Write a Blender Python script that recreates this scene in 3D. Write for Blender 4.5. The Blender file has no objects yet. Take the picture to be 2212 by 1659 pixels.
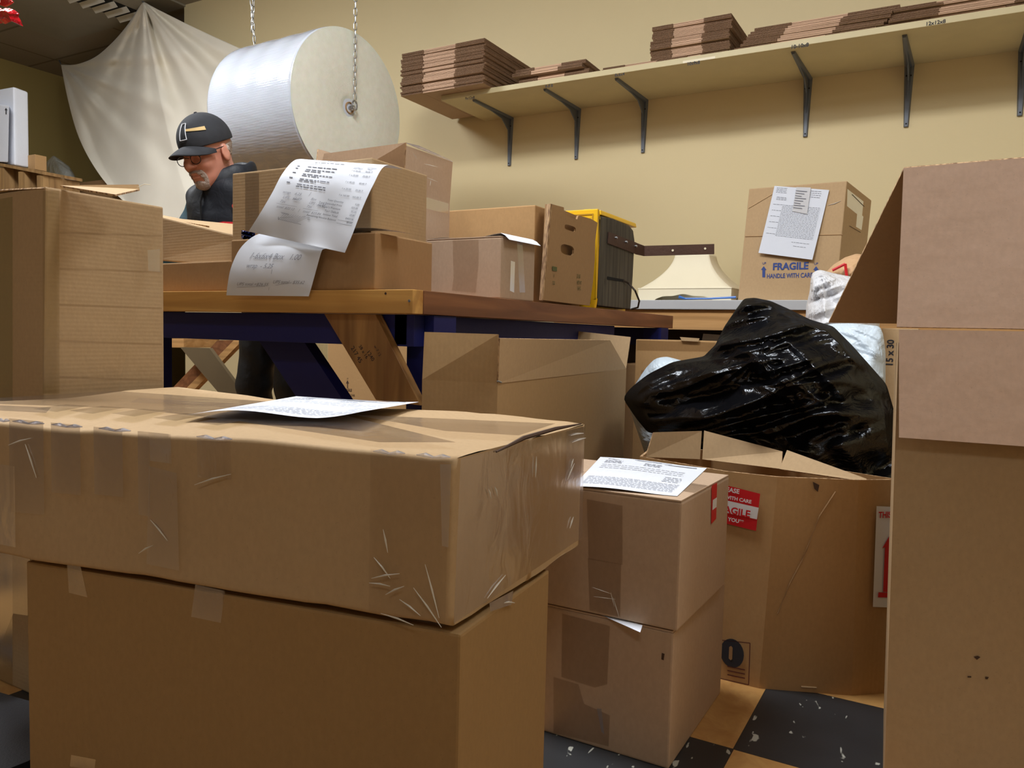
import bpy, bmesh, math, random
import numpy as np
from mathutils import Vector, Matrix, noise
random.seed(7)
S=bpy.context.scene; COL=S.collection
# ------------------------------------------------------------------ camera, world, lights, exposure
FPX=1681.76; TH,PH,RO=[math.radians(a) for a in (29.5,3.7207,1.3827)]; EYE=Vector((0,0,.70))
r0=Vector((math.cos(TH),math.sin(TH),0)); fw=Vector((-math.sin(TH)*math.cos(PH),math.cos(TH)*math.cos(PH),-math.sin(PH))); u0=r0.cross(fw)
RT=r0*math.cos(RO)+u0*math.sin(RO); UP=-r0*math.sin(RO)+u0*math.cos(RO)
cd=bpy.data.cameras.new('camera'); cam=bpy.data.objects.new('camera',cd); COL.objects.link(cam); S.camera=cam
cd.sensor_width=36; cd.lens=36*FPX/2212; cd.clip_start=.02; cd.clip_end=60
cam.matrix_world=Matrix(((RT.x,UP.x,-fw.x,EYE.x),(RT.y,UP.y,-fw.y,EYE.y),(RT.z,UP.z,-fw.z,EYE.z),(0,0,0,1)))
S.view_settings.view_transform='Standard'; S.view_settings.look='None'; S.view_settings.gamma=1
S.view_settings.use_curve_mapping=False; S.view_settings.exposure=0.0
w=bpy.data.worlds.new('World'); S.world=w; w.use_nodes=True
w.node_tree.nodes['Background'].inputs[0].default_value=(.85,.85,.85,1); w.node_tree.nodes['Background'].inputs[1].default_value=.05
CEIL=3.106
LAMPS=[(-1.25,1.25,1.2,.45,58),(-4.0,1.5,1.2,.45,62),(-2.4,-1.7,1.2,.45,2),(.9,-1.9,1.2,.45,13),(.9,1.3,1.2,.45,20)]
for i,(x,y,sx,sy,p) in enumerate(LAMPS):
    l=bpy.data.lights.new('troffer_light','AREA'); l.shape='RECTANGLE'; l.size=sx; l.size_y=sy; l.energy=p; l.color=(.945,.975,1)
    o=bpy.data.objects.new('troffer_light',l); COL.objects.link(o); o.location=(x,y,CEIL-.035)
    q=bpy.data.lights.new('added_fill_glow','POINT'); q.energy=p*.62; q.shadow_soft_size=.22; q.color=l.color  # bodiless point lamp added under each fixture to brighten upper wall and ceiling
    o=bpy.data.objects.new('added_fill_glow',q); COL.objects.link(o); o.location=(x,y,CEIL-.30)

def at(px,py,x=None,y=None,z=None,d=None):
    v=fw+RT*((px-1106)/FPX)-UP*((py-829.5)/FPX)
    if x is not None: t=(x-EYE.x)/v.x
    elif y is not None: t=(y-EYE.y)/v.y
    elif z is not None: t=(z-EYE.z)/v.z
    else: t=d
    return EYE+v*t
def hit(px,py,pl):      # on plane (point, normal)
    v=fw+RT*((px-1106)/FPX)-UP*((py-829.5)/FPX); return EYE+v*((pl[0]-EYE).dot(pl[1])/v.dot(pl[1]))
def V(*a): return Vector(a)
# ------------------------------------------------------------------ materials
def lin(c): return tuple((x/255/12.92 if x/255<=.04045 else ((x/255+.055)/1.055)**2.4) for x in c)
class N:
    def __init__(s,name):
        s.m=bpy.data.materials.new(name); s.m.use_nodes=True; s.t=s.m.node_tree; s.n=s.t.nodes; s.p=s.n['Principled BSDF']
        s.out=s.n['Material Output']; s.co=s.n.new('ShaderNodeTexCoord').outputs['Object']
    def a(s,t,**k):
        n=s.n.new(t)
        for q,v in k.items(): setattr(n,q,v)
        return n
    def l(s,a,b): s.t.links.new(a,b)
    def mp(s,sc,loc=(0,0,0),rot=(0,0,0)):
        m=s.a('ShaderNodeMapping'); s.l(s.co,m.inputs[0]); m.inputs['Scale'].default_value=sc; m.inputs['Location'].default_value=loc; m.inputs['Rotation'].default_value=rot; return m.outputs[0]
    def noise(s,scale,det=3,vec=None,rough=.5,dist=0):
        n=s.a('ShaderNodeTexNoise'); n.inputs['Scale'].default_value=scale; n.inputs['Detail'].default_value=det; n.inputs['Roughness'].default_value=rough; n.inputs['Distortion'].default_value=dist
        s.l(vec or s.co,n.inputs['Vector']); return n.outputs['Fac']
    def ramp(s,fac,*st):
        r=s.a('ShaderNodeValToRGB'); s.l(fac,r.inputs[0]); e=r.color_ramp.elements
        while len(e)<len(st): e.new(.5)
        for q,(p,c) in zip(e,st): q.position=p; q.color=(*c,1) if len(c)==3 else c
        return r.outputs[0]
    def mix(s,fac,a,b,mode='MIX'):
        m=s.a('ShaderNodeMix',data_type='RGBA',blend_type=mode)
        if isinstance(fac,(int,float)): m.inputs[0].default_value=fac
        else: s.l(fac,m.inputs[0])
        for i,c in ((6,a),(7,b)):
            if isinstance(c,tuple): m.inputs[i].default_value=(*c,1)
            else: s.l(c,m.inputs[i])
        return m.outputs[2]
    def base(s,c):
        if isinstance(c,tuple): s.p.inputs['Base Color'].default_value=(*c,1)
        else: s.l(c,s.p.inputs['Base Color'])
    def bump(s,h,st=.2,dist=.01,prev=None):
        b=s.a('ShaderNodeBump'); b.inputs['Strength'].default_value=st; b.inputs['Distance'].default_value=dist; s.l(h,b.inputs['Height'])
        if prev: s.l(prev,b.inputs['Normal'])
        s.l(b.outputs[0],s.p.inputs['Normal']); return b.outputs[0]
    def set(s,**k):
        for q,v in k.items():
            s.p.inputs[{'rough':'Roughness','metal':'Metallic','spec':'Specular IOR Level','coat':'Coat Weight','trans':'Transmission Weight','sheen':'Sheen Weight','alpha':'Alpha','sub':'Subsurface Weight','ior':'IOR'}[q]].default_value=v
def sc(c,k): return tuple(min(1,x*k) for x in c)
def mk_card(name,rgb,vert=True,flute=.35):
    g=N(name); c=lin(rgb)
    big=g.noise(3.5,3); fine=g.noise(160,3,g.mp((1,1,.6)))
    col=g.mix(g.ramp(fine,(.35,(0,0,0)),(.7,(1,1,1))),sc(c,.965),sc(c,1.03))
    col=g.mix(g.ramp(big,(.3,(0,0,0)),(.75,(1,1,1))),col,g.mix(1,col,(.95,.94,.92),'MULTIPLY'))
    sp=g.noise(420,1); col=g.mix(g.ramp(sp,(.70,(0,0,0)),(.76,(.35,.35,.35))),col,sc(c,.6))
    g.base(col); g.set(rough=.78,spec=.3)
    wv=g.a('ShaderNodeTexWave',wave_type='BANDS',bands_direction='Z' if not vert else 'DIAGONAL'); wv.inputs['Scale'].default_value=48 if vert else 40; wv.inputs['Distortion'].default_value=.12
    g.l(g.mp((1,1,0)) if vert else g.co,wv.inputs['Vector'])
    b=g.bump(wv.outputs['Fac'],.05*flute/.35,.002); g.bump(g.noise(22,5),.22,.004,b); return g.m
def mk_plain(name,rgb,rough=.6,metal=0,bump=0,bs=40,spec=.5,var=.1,coat=0,**k):
    g=N(name); c=lin(rgb); g.base(g.mix(g.noise(8,4),sc(c,1-var),sc(c,1+var))); g.set(rough=rough,metal=metal,spec=spec,coat=coat,**k)
    if bump: g.bump(g.noise(bs,4),bump,.01)
    return g.m
def mk_wood(name,a,b,rough=.5,axis='x',scl=1):
    g=N(name); st={'x':(1.2,16,16),'y':(16,1.2,16),'z':(16,16,1.2)}[axis]
    n=g.noise(1.6*scl,4,g.mp(st),.55,.6); wv=g.a('ShaderNodeTexWave',wave_type='RINGS',rings_direction={'x':'X','y':'Y','z':'Z'}[axis]); wv.inputs['Scale'].default_value=9*scl; wv.inputs['Distortion'].default_value=5; wv.inputs['Detail'].default_value=2; wv.inputs['Detail Scale'].default_value=1.3
    g.l(g.mp({'x':(.12,1,1),'y':(1,.12,1),'z':(1,1,.12)}[axis]),wv.inputs['Vector'])
    c=g.mix(g.ramp(n,(.3,(0,0,0)),(.7,(1,1,1))),lin(a),lin(b)); c=g.mix(g.ramp(wv.outputs['Fac'],(.1,(.35,.35,.35)),(.5,(0,0,0))),c,sc(lin(b),.6))
    k=g.a('ShaderNodeTexVoronoi'); k.inputs['Scale'].default_value=4.2*scl; g.l(g.mp({'x':(.7,1.6,1.6),'y':(1.6,.7,1.6),'z':(1.6,1.6,.7)}[axis]),k.inputs['Vector'])
    c=g.mix(g.ramp(k.outputs['Distance'],(.03,(.75,.75,.75)),(.075,(0,0,0))),c,sc(lin(b),.3))
    g.base(c); g.set(rough=rough); g.bump(n,.1,.003); return g.m
CB=dict(
 a=mk_card('cardboard_kraft',(178,150,114)), b=mk_card('cardboard_tan',(190,160,122)), p=mk_card('cardboard_rosy',(186,160,136)),
 d=mk_card('cardboard_brown',(166,131,92)), o=mk_card('cardboard_orange_kraft',(182,144,98)), k=mk_card('cardboard_pale_rosy',(224,194,174),False,.02),
 q=mk_card('cardboard_brown_part_shade',(154,122,80)),  # brown deepened, partly to put the lower front box's shade into its colour
 h=mk_card('cardboard_horizontal_flute',(178,150,114),False,.3), m=mk_card('cardboard_olive',(180,147,104)))
def mk_edge():
    g=N('corrugated_raw_edge'); n=g.noise(160,2,g.mp((1,1,.25))); g.base(g.mix(g.ramp(n,(.38,(0,0,0)),(.62,(1,1,1))),lin((120,88,60)),lin((205,170,128)))); g.set(rough=.9); g.bump(n,.5,.003); return g.m
EDGE=mk_edge()
FOLD=mk_plain('smooth_fold_edge',(206,168,138),.7); RAW=mk_plain('ragged_flap_edge',(128,98,74),.9,bump=1.0,bs=140,var=.35)
def mk_tape(name,tint,bs=60,st=.5,gl=.25,rough=.16,fm=.6):
    g=N(name); g.n.remove(g.p); tr=g.a('ShaderNodeBsdfTransparent'); tr.inputs[0].default_value=(*tint,1); gb=g.a('ShaderNodeBsdfGlossy'); gb.inputs['Roughness'].default_value=rough; gb.inputs[0].default_value=(.9,.92,1,1)
    b=g.a('ShaderNodeBump'); b.inputs['Strength'].default_value=st; b.inputs['Distance'].default_value=.004; g.l(g.noise(bs,3,g.mp((1,1,.55)),.5,.6),b.inputs['Height']); g.l(b.outputs[0],gb.inputs['Normal'])
    lw=g.a('ShaderNodeFresnel'); lw.inputs[0].default_value=1.45; g.l(b.outputs[0],lw.inputs['Normal'])
    mul=g.a('ShaderNodeMath',operation='MULTIPLY_ADD'); g.l(lw.outputs[0],mul.inputs[0]); mul.inputs[1].default_value=fm; mul.inputs[2].default_value=gl*.12
    mx=g.a('ShaderNodeMixShader'); g.l(mul.outputs[0],mx.inputs[0]); g.l(tr.outputs[0],mx.inputs[1]); g.l(gb.outputs[0],mx.inputs[2]); g.l(mx.outputs[0],g.out.inputs[0]); return g.m
TAPE=mk_tape('clear_packing_tape',(.82,.79,.76),30,.10,0,.22,.3); TAPEW=mk_tape('wrinkled_clear_tape',(.93,.91,.885),26,.22,.12,.16,.5); TAPED=mk_tape('aged_packing_tape',(.82,.80,.73),30,.15,0,.2,.3); TAPEL=mk_tape('pale_shiny_tape',(.97,.97,.97),25,.6,2.4,.3)
CREASE=mk_plain('tape_crease_white',(205,200,190),.3,var=.05)
PAPER=mk_plain('white_paper',(220,225,236),.6,bump=.05,bs=14,var=.015); INK=mk_plain('black_ink',(100,102,112),.8); PEN=mk_plain('pencil_grey',(150,152,162),.8); GREYINK=mk_plain('pale_grey_print',(128,131,142),.8); DARKINK=mk_plain('dark_print',(40,40,48),.7)
BLUEINK=mk_plain('blue_print',(52,74,138),.7); REDINK=mk_plain('red_print',(205,22,32),.5); WHITE=mk_plain('white_label',(225,225,228),.5,var=.02); BROWNINK=mk_plain('brown_print',(70,48,34),.8); GREENINK=mk_plain('green_print',(88,92,52),.8)
PINE=mk_wood('pine_board',(212,164,92),(176,122,58),.42,'x',.8); REDWOOD=mk_wood('reddish_board',(150,98,62),(112,68,42),.5,'y'); BRACEW=mk_wood('worn_pine_brace',(176,132,78),(120,80,44),.5,'z'); PALE=mk_wood('pale_pine',(206,160,104),(176,128,72),.6,'x'); PALLET=mk_wood('pallet_wood',(172,136,88),(130,96,56),.8,'z')
GREYW=mk_wood('weathered_grey_wood',(98,92,80),(56,52,45),.7,'z',1.3)
NAVY=mk_plain('navy_painted_wood',(10,20,96),.6,bump=.08,bs=30); STEEL=mk_plain('grey_bracket_steel',(104,110,120),.45,.25,var=.12); IRON=mk_plain('rusty_brown_iron',(82,58,48),.6,.4,.15,80,var=.25); ZINC=mk_plain('zinc_chain',(185,188,190),.3,.95)
BLACK=mk_plain('black_void',(10,10,12),.9); YELLOW=mk_plain('yellow_lacquer',(236,186,28),.4,var=.06)
COUNTER=mk_plain('light_grey_counter',(186,188,192),.4,var=.03); CREAM=mk_plain('cream_parchment',(238,228,200),.6,var=.03)
# ------------------------------------------------------------------ object helpers
def wl(o):
    p=Vector(o.location)
    while o.parent: o=o.parent; p+=o.location
    return p
def thing(name,label,cat,loc,group=None):
    o=bpy.data.objects.new(name,None); COL.objects.link(o); o.location=loc; o.empty_display_size=.05; tag(o,label,cat,group); return o
def tag(o,label=None,cat=None,group=None,kind=None):
    for k,v in (('label',label),('category',cat),('group',group),('kind',kind)):
        if v: o[k]=v
    return o
def M(name,vf,mats,parent=None,smooth=False,mi=None,bevel=0,loc=None,seg=2,label=None):
    vs,fs=vf; vs=[Vector(v) for v in vs]
    if parent is None:
        if loc is None:
            a=[min(v[i] for v in vs) for i in range(3)]; b=[max(v[i] for v in vs) for i in range(3)]; loc=V((a[0]+b[0])/2,(a[1]+b[1])/2,a[2])
        off=Vector(loc)
    else: off=wl(parent)
    me=bpy.data.meshes.new(name); me.from_pydata([v-off for v in vs],[],fs)
    if not isinstance(mats,(list,tuple)): mats=[mats]
    for m in mats: me.materials.append(m)
    if mi is not None: me.polygons.foreach_set('material_index',mi)
    if bevel:
        bm=bmesh.new(); bm.from_mesh(me); bmesh.ops.remove_doubles(bm,verts=bm.verts,dist=1e-5)
        bmesh.ops.bevel(bm,geom=[e for e in bm.edges if len(e.link_faces)==2 and e.calc_face_angle(0)>.5],offset=bevel,segments=seg,affect='EDGES',profile=.6,clamp_overlap=True)
        bm.to_mesh(me); bm.free()
    if smooth: me.polygons.foreach_set('use_smooth',[True]*len(me.polygons))
    me.update(); o=bpy.data.objects.new(name,me); COL.objects.link(o)
    if parent is None: o.location=off
    else: o.parent=parent
    if label: o['label']=label
    return o
HEXF=[(0,3,2,1),(4,5,6,7),(0,1,5,4),(1,2,6,5),(2,3,7,6),(3,0,4,7)]
def hexa(b,t): return [Vector(p) for p in list(b)+list(t)],HEXF
def bx(x0,x1,y0,y1,z0,z1): return hexa([(x0,y0,z0),(x1,y0,z0),(x1,y1,z0),(x0,y1,z0)],[(x0,y0,z1),(x1,y0,z1),(x1,y1,z1),(x0,y1,z1)])
def slab(q,t):       # q four points, thickness behind (opposite to normal)
    q=[Vector(p) for p in q]; n=(q[1]-q[0]).cross(q[3]-q[0]).normalized(); return hexa([p-n*t for p in q],q)
def poly(ps,n,t):
    ps=[Vector(p) for p in ps]; k=len(ps); vs=[p-n*t for p in ps]+ps
    return vs,[tuple(range(k-1,-1,-1)),tuple(range(k,2*k))]+[(i,(i+1)%k,(i+1)%k+k,i+k) for i in range(k)]
def beam(a,b,w,h,up=V(0,0,1)):
    a=Vector(a);b=Vector(b); d=(b-a).normalized(); s=d.cross(up).normalized()*w/2; t=s.cross(d).normalized()*h/2
    return hexa([a-s-t,a+s-t,a+s+t,a-s+t],[b-s-t,b+s-t,b+s+t,b-s+t])
def join(*L):
    vs=[];fs=[];mi=[]
    for i,(v,f) in enumerate(L):
        k=len(vs); vs+=list(v); fs+=[tuple(a+k for a in q) for q in f]; mi+=[i]*len(f)
    return (vs,fs)
def joinm(L):        # [(vf, matindex)]
    vs=[];fs=[];mi=[]
    for (v,f),m in L:
        k=len(vs); vs+=list(v); fs+=[tuple(a+k for a in q) for q in f]; mi+=[m]*len(f)
    return (vs,fs),mi
def tube(path,r,n=8,closed=False):
    path=[Vector(p) for p in path]; vs=[];fs=[]; m=len(path)
    for i,p in enumerate(path):
        a=path[(i-1)%m if closed else max(i-1,0)]; b=path[(i+1)%m if closed else min(i+1,m-1)]; d=(b-a).normalized()
        s=d.cross(V(0,0,1) if abs(d.z)<.95 else V(1,0,0)).normalized(); t=d.cross(s); rr=r[i] if isinstance(r,(list,tuple)) else r
        vs+=[p+(s*math.cos(2*math.pi*k/n)+t*math.sin(2*math.pi*k/n))*rr for k in range(n)]
    for i in range(m if closed else m-1):
        j=(i+1)%m
        fs+=[(i*n+k,i*n+(k+1)%n,j*n+(k+1)%n,j*n+k) for k in range(n)]
    if not closed: fs+=[tuple(range(n-1,-1,-1)),tuple((m-1)*n+k for k in range(n))]
    return vs,fs
def grid(f,nu,nv):
    vs=[f(i/nu,j/nv) for j in range(nv+1) for i in range(nu+1)]; W=nu+1
    return vs,[(j*W+i,j*W+i+1,(j+1)*W+i+1,(j+1)*W+i) for j in range(nv) for i in range(nu)]
def lathe(prof,c,axis,n=64,caps=True):
    axis=Vector(axis).normalized(); s=axis.cross(V(0,0,1) if abs(axis.z)<.9 else V(1,0,0)).normalized(); t=axis.cross(s); c=Vector(c); vs=[];fs=[]
    for r,h in prof: vs+=[c+axis*h+(s*math.cos(2*math.pi*k/n)+t*math.sin(2*math.pi*k/n))*r for k in range(n)]
    for i in range(len(prof)-1): fs+=[(i*n+k,i*n+(k+1)%n,(i+1)*n+(k+1)%n,(i+1)*n+k) for k in range(n)]
    if caps: fs+=[tuple(range(n-1,-1,-1)),tuple((len(prof)-1)*n+k for k in range(n))]
    return vs,fs
def txt(s,size,align='LEFT',bold=0,xs=1,shear=0):
    c=bpy.data.curves.new('t','FONT'); c.body=s; c.size=size; c.align_x=align; c.offset=bold*size; c.resolution_u=3; c.shear=shear
    o=bpy.data.objects.new('t',c); me=o.to_mesh(); vs=[(v.co.x*xs,v.co.y) for v in me.vertices]; fs=[tuple(p.vertices) for p in me.polygons]
    o.to_mesh_clear(); bpy.data.objects.remove(o); bpy.data.curves.remove(c); return vs,fs
def bar(x0,y0,x1,y1,w=.001):
    dx,dy=x1-x0,y1-y0; L=math.hypot(dx,dy) or 1; nx,ny=-dy/L*w/2,dx/L*w/2
    return [(x0-nx,y0-ny),(x1-nx,y1-ny),(x1+nx,y1+ny),(x0+nx,y0+ny)],[(0,1,2,3)]
def shift(vf,x,y,rot=0):
    c,s=math.cos(rot),math.sin(rot); return [(a*c-b*s+x,a*s+b*c+y) for a,b in vf[0]],vf[1]
def mapd(vf,f): return [f(*p) for p in vf[0]],vf[1]
class Face:          # planar face frame: o origin, u right, v up, n outward
    def __init__(s,o,u,v): s.o=Vector(o); s.u=Vector(u).normalized(); s.n=s.u.cross(Vector(v)).normalized(); s.v=s.n.cross(s.u)
    def at(s,x,y,e=.0008): return s.o+s.u*x+s.v*y+s.n*e
    def px(s,px,py,e=.0008): return hit(px,py,(s.o,s.n))+s.n*e
    def uv(s,px,py): p=hit(px,py,(s.o,s.n))-s.o; return p.dot(s.u),p.dot(s.v)
def decal(name,parent,face,pts,mat,e=.0008,nu=1,label=None):
    ps=[face.px(a,b,e) for a,b in pts]; return M(name,(ps,[tuple(range(len(ps)))]),mat,parent,label=label)
def tapep(parent,face,pts,mat=None,e=.0008): return decal('packing_tape',parent,face,pts,mat or TAPE,e)
def text_on(name,parent,face,items,mat,e=.0012):   # items: (str,size,px,py,align,bold,xs)
    for it in items:
        s,size,px,py=it[:4]; al=it[4] if len(it)>4 else 'LEFT'; bo=it[5] if len(it)>5 else .0; xs=it[6] if len(it)>6 else 1; ro=it[7] if len(it)>7 else 0
        x,y=face.uv(px,py); o=M(name,mapd(shift(txt(s,size,al,bo,xs),x,y,ro),lambda x,y:face.at(x,y,e)),mat,parent)
    return o
def struct(name,vf,mat,**k):
    o=M(name,vf,mat,**k); o['kind']='structure'; return o
# SDF surface nets
def nets(f,lo,hi,h):
    ax=[np.arange(lo[i],hi[i]+h,h,dtype=np.float32) for i in range(3)]
    X,Y,Z=np.meshgrid(*ax,indexing='ij'); D=f(X,Y,Z).astype(np.float32); n=D.shape; s=D<0
    cs=[(i,j,k) for i in (0,1) for j in (0,1) for k in (0,1)]
    sl=lambda c:tuple(slice(c[a],n[a]-1+c[a]) for a in range(3))
    cnt=sum(s[sl(c)].astype(np.int8) for c in cs); act=(cnt>0)&(cnt<8); idx=-np.ones(act.shape,np.int64); I=np.argwhere(act); idx[act]=np.arange(len(I))
    P=np.zeros((len(I),3)); C=np.zeros(len(I))
    for a in cs:
        for b in range(3):
            if a[b]==1: continue
            c=list(a); c[b]=1
            d0=D[I[:,0]+a[0],I[:,1]+a[1],I[:,2]+a[2]]; d1=D[I[:,0]+c[0],I[:,1]+c[1],I[:,2]+c[2]]; m=(d0<0)!=(d1<0)
            t=np.where(m,d0/np.where(m,d0-d1,1),0); p=np.repeat([a],len(I),0).astype(float); p[:,b]+=t; P[m]+=p[m]; C[m]+=1
    P=(P/C[:,None]+I)*h+np.array([a[0] for a in ax]); F=[]
    for b in range(3):
        e=[np.s_[1:-1]]*3; A=s[tuple(slice(0,n[i]-1) if i==b else slice(1,n[i]-1) for i in range(3))]; B=s[tuple(slice(1,n[i]) if i==b else slice(1,n[i]-1) for i in range(3))]
        m=np.argwhere(A!=B); fl=A[tuple(m.T)]; c=m+np.array([0 if i==b else 1 for i in range(3)]); u,v=[(1,2),(2,0),(0,1)][b]
        def g(du,dv):
            q=c.copy(); q[:,u]-=du; q[:,v]-=dv; return idx[tuple(q.T)]
        q=np.stack([g(1,1),g(0,1),g(0,0),g(1,0)],1); q[~fl]=q[~fl][:,::-1]; F.append(q)
    return [Vector(p) for p in P],[tuple(int(x) for x in q) for q in np.concatenate(F)]
def sm(a,b,k): h=np.clip(.5+.5*(b-a)/k,0,1); return b*(1-h)+a*h-k*h*(1-h)
def ell(X,Y,Z,c,r):
    k=np.sqrt(((X-c[0])/r[0])**2+((Y-c[1])/r[1])**2+((Z-c[2])/r[2])**2); return (k-1)*min(r)
def cap(X,Y,Z,a,b,ra,rb):
    a=np.array(a);b=np.array(b);d=b-a; t=np.clip(((X-a[0])*d[0]+(Y-a[1])*d[1]+(Z-a[2])*d[2])/d.dot(d),0,1)
    return np.sqrt((X-a[0]-d[0]*t)**2+(Y-a[1]-d[1]*t)**2+(Z-a[2]-d[2]*t)**2)-(ra+(rb-ra)*t)
def fbm(p,o=4): return noise.fractal(Vector(p),1.0,2.0,o)
# ------------------------------------------------------------------ room
def mk_wall(name,rgb):
    g=N(name); c=lin(rgb); g.base(g.mix(g.noise(1.3,4),sc(c,.96),sc(c,1.03))); g.set(rough=.55,spec=.35); g.bump(g.noise(90,3),.08,.003); return g.m
WALL=mk_wall('yellow_wall_paint',(222,204,160)); OLIVE=mk_wall('olive_yellow_wall_paint',(176,156,96))
def mk_floor():
    g=N('checkered_vinyl_tile'); k=1/.304; ck=g.a('ShaderNodeTexChecker'); ck.inputs['Scale'].default_value=1; g.l(g.mp((k,k,k),(.292*k,-1.315*k,.5)),ck.inputs[0]); ck.inputs[1].default_value=(1,1,1,1); ck.inputs[2].default_value=(0,0,0,1)
    chip=g.ramp(g.noise(52,2,g.mp((1,.42,1),(0,0,0),(0,0,.35)),.55,.3),(.655,(0,0,0)),(.685,(1,1,1)))
    dark=g.mix(chip,g.mix(g.noise(12,4),lin((34,35,37)),lin((48,49,52))),lin((176,176,166)))
    tan=g.mix(g.ramp(g.noise(16,5,None,.65,.8),(.3,(0,0,0)),(.7,(1,1,1))),lin((176,128,72)),lin((204,160,98)))
    br=g.a('ShaderNodeTexBrick'); br.offset=0; br.inputs['Scale'].default_value=1; br.inputs['Mortar Size'].default_value=.0035; br.inputs['Brick Width'].default_value=1; br.inputs['Row Height'].default_value=1; g.l(g.mp((k,k,k),(.292*k,-1.315*k,.5)),br.inputs['Vector'])
    g.base(g.mix(br.outputs['Fac'],g.mix(ck.outputs['Fac'],dark,tan),(.02,.018,.015))); g.set(rough=.42); g.bump(g.noise(20,3),.06,.003); return g.m
def mk_ceil():
    g=N('acoustic_ceiling_tile'); k=1/.61; br=g.a('ShaderNodeTexBrick'); br.offset=0; br.inputs['Scale'].default_value=1; br.inputs['Mortar Size'].default_value=.02; br.inputs['Brick Width'].default_value=2; br.inputs['Row Height'].default_value=1; g.l(g.mp((k,k,k)),br.inputs['Vector'])
    t=g.mix(g.noise(150,2),lin((150,142,130)),lin((172,164,152))); g.base(g.mix(br.outputs['Fac'],t,lin((128,121,110)))); g.set(rough=.9); g.bump(br.outputs['Fac'],-.3,.01); return g.m
struct('floor',bx(-8,2.6,-3.6,7.1,-.1,0),mk_floor(),loc=(0,0,0))
struct('ceiling',bx(-8,2.6,-3.6,7.1,CEIL,CEIL+.1),mk_ceil(),loc=(0,0,0))
struct('wall_back',bx(-5.177,2.6,4,4.15,0,CEIL),WALL); struct('wall_return',bx(-5.177,-5.03,4.15,7.1,0,CEIL),WALL)
struct('wall_left',bx(-7.9,-7.75,-3.6,7.1,0,CEIL),OLIVE); struct('wall_far',bx(-7.75,-5.177,6.95,7.1,0,CEIL),OLIVE)
struct('wall_right',bx(2.45,2.6,-3.6,4,0,CEIL),WALL); struct('wall_front',bx(-7.75,2.45,-3.6,-3.45,0,CEIL),mk_wall('dull_grey_paint',(140,138,134)))
DIFF=N('lit_diffuser'); DIFF.p.inputs['Emission Color'].default_value=(1,.97,.92,1); DIFF.p.inputs['Emission Strength'].default_value=3; DIFF=DIFF.m
WHITEM=mk_plain('white_enamel',(215,213,205),.4)
for i,(x,y,sx,sy,p) in enumerate(LAMPS):
    t=thing('ceiling_light','rectangular ceiling light fixture overhead, outside the view','light',(x,y,CEIL),'ceiling light fixtures')
    M('frame',join(bx(x-sx/2-.03,x+sx/2+.03,y-sy/2-.03,y-sy/2,CEIL-.03,CEIL),bx(x-sx/2-.03,x+sx/2+.03,y+sy/2,y+sy/2+.03,CEIL-.03,CEIL),bx(x-sx/2-.03,x-sx/2,y-sy/2,y+sy/2,CEIL-.03,CEIL),bx(x+sx/2,x+sx/2+.03,y-sy/2,y+sy/2,CEIL-.03,CEIL)),WHITEM,t)
    M('diffuser',bx(x-sx/2,x+sx/2,y-sy/2,y+sy/2,CEIL-.022,CEIL-.004),DIFF,t)
# ceiling vent by the cloth's pin
a=at(185,-12,z=CEIL); b=at(285,26,z=CEIL)
vent=thing('ceiling_vent','white ceiling vent with dark slats above the draped cloth','vent',(a+b)/2)
x0,x1,y0,y1=min(a.x,b.x)-.15,max(a.x,b.x)+.1,3.35,3.95
M('frame',bx(x0-.9,x1+.4,y0-.1,y1+.06,CEIL-.015,CEIL-.001),mk_plain('dull_white_metal',(150,145,132),.5),vent)
for k in range(6):
    yy=y0+.05+k*.1; M('slat',beam((x0,yy,CEIL-.03),(x1,yy,CEIL-.03),.05,.004,V(0,.7,.7)),WHITEM,vent)
M('duct',bx(x0,x1,y0,y1,CEIL-.018,CEIL-.0155),BLACK,vent)
# ------------------------------------------------------------------ wall shelf, brackets
struct_shelf=M('wall_shelf',bx(-2.49,1.2,3.545,4.0,1.95,1.977),mk_plain('cream_painted_board',(206,192,150),.5,bump=.06),bevel=.002)
tag(struct_shelf,'long cream painted shelf fixed high on the yellow wall','shelf')
SF=Face((-2.49,3.545,1.95),(1,0,0),(0,0,1))
text_on('handwritten_marks',struct_shelf,SF,[('9x12x8',.020,1005,216,'LEFT',.02),('8-8-8',.020,1178,190,'LEFT',.02),('8x6x4',.020,1328,166,'LEFT',.02),('10x9x8',.020,1484,142,'LEFT',.03),('10-10x8',.022,1708,106,'LEFT',.03),('12x12x8',.020,1999,56,'LEFT',.02)],DARKINK)
M('label_tape',mapd(([SF.uv(a,b) for a,b in ((1475,132),(1545,121),(1545,136),(1475,147))],[(3,2,1,0)]),lambda x,y:SF.at(x,max(0.001,min(.026,y)),.0006)),CREAM,struct_shelf)
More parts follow.
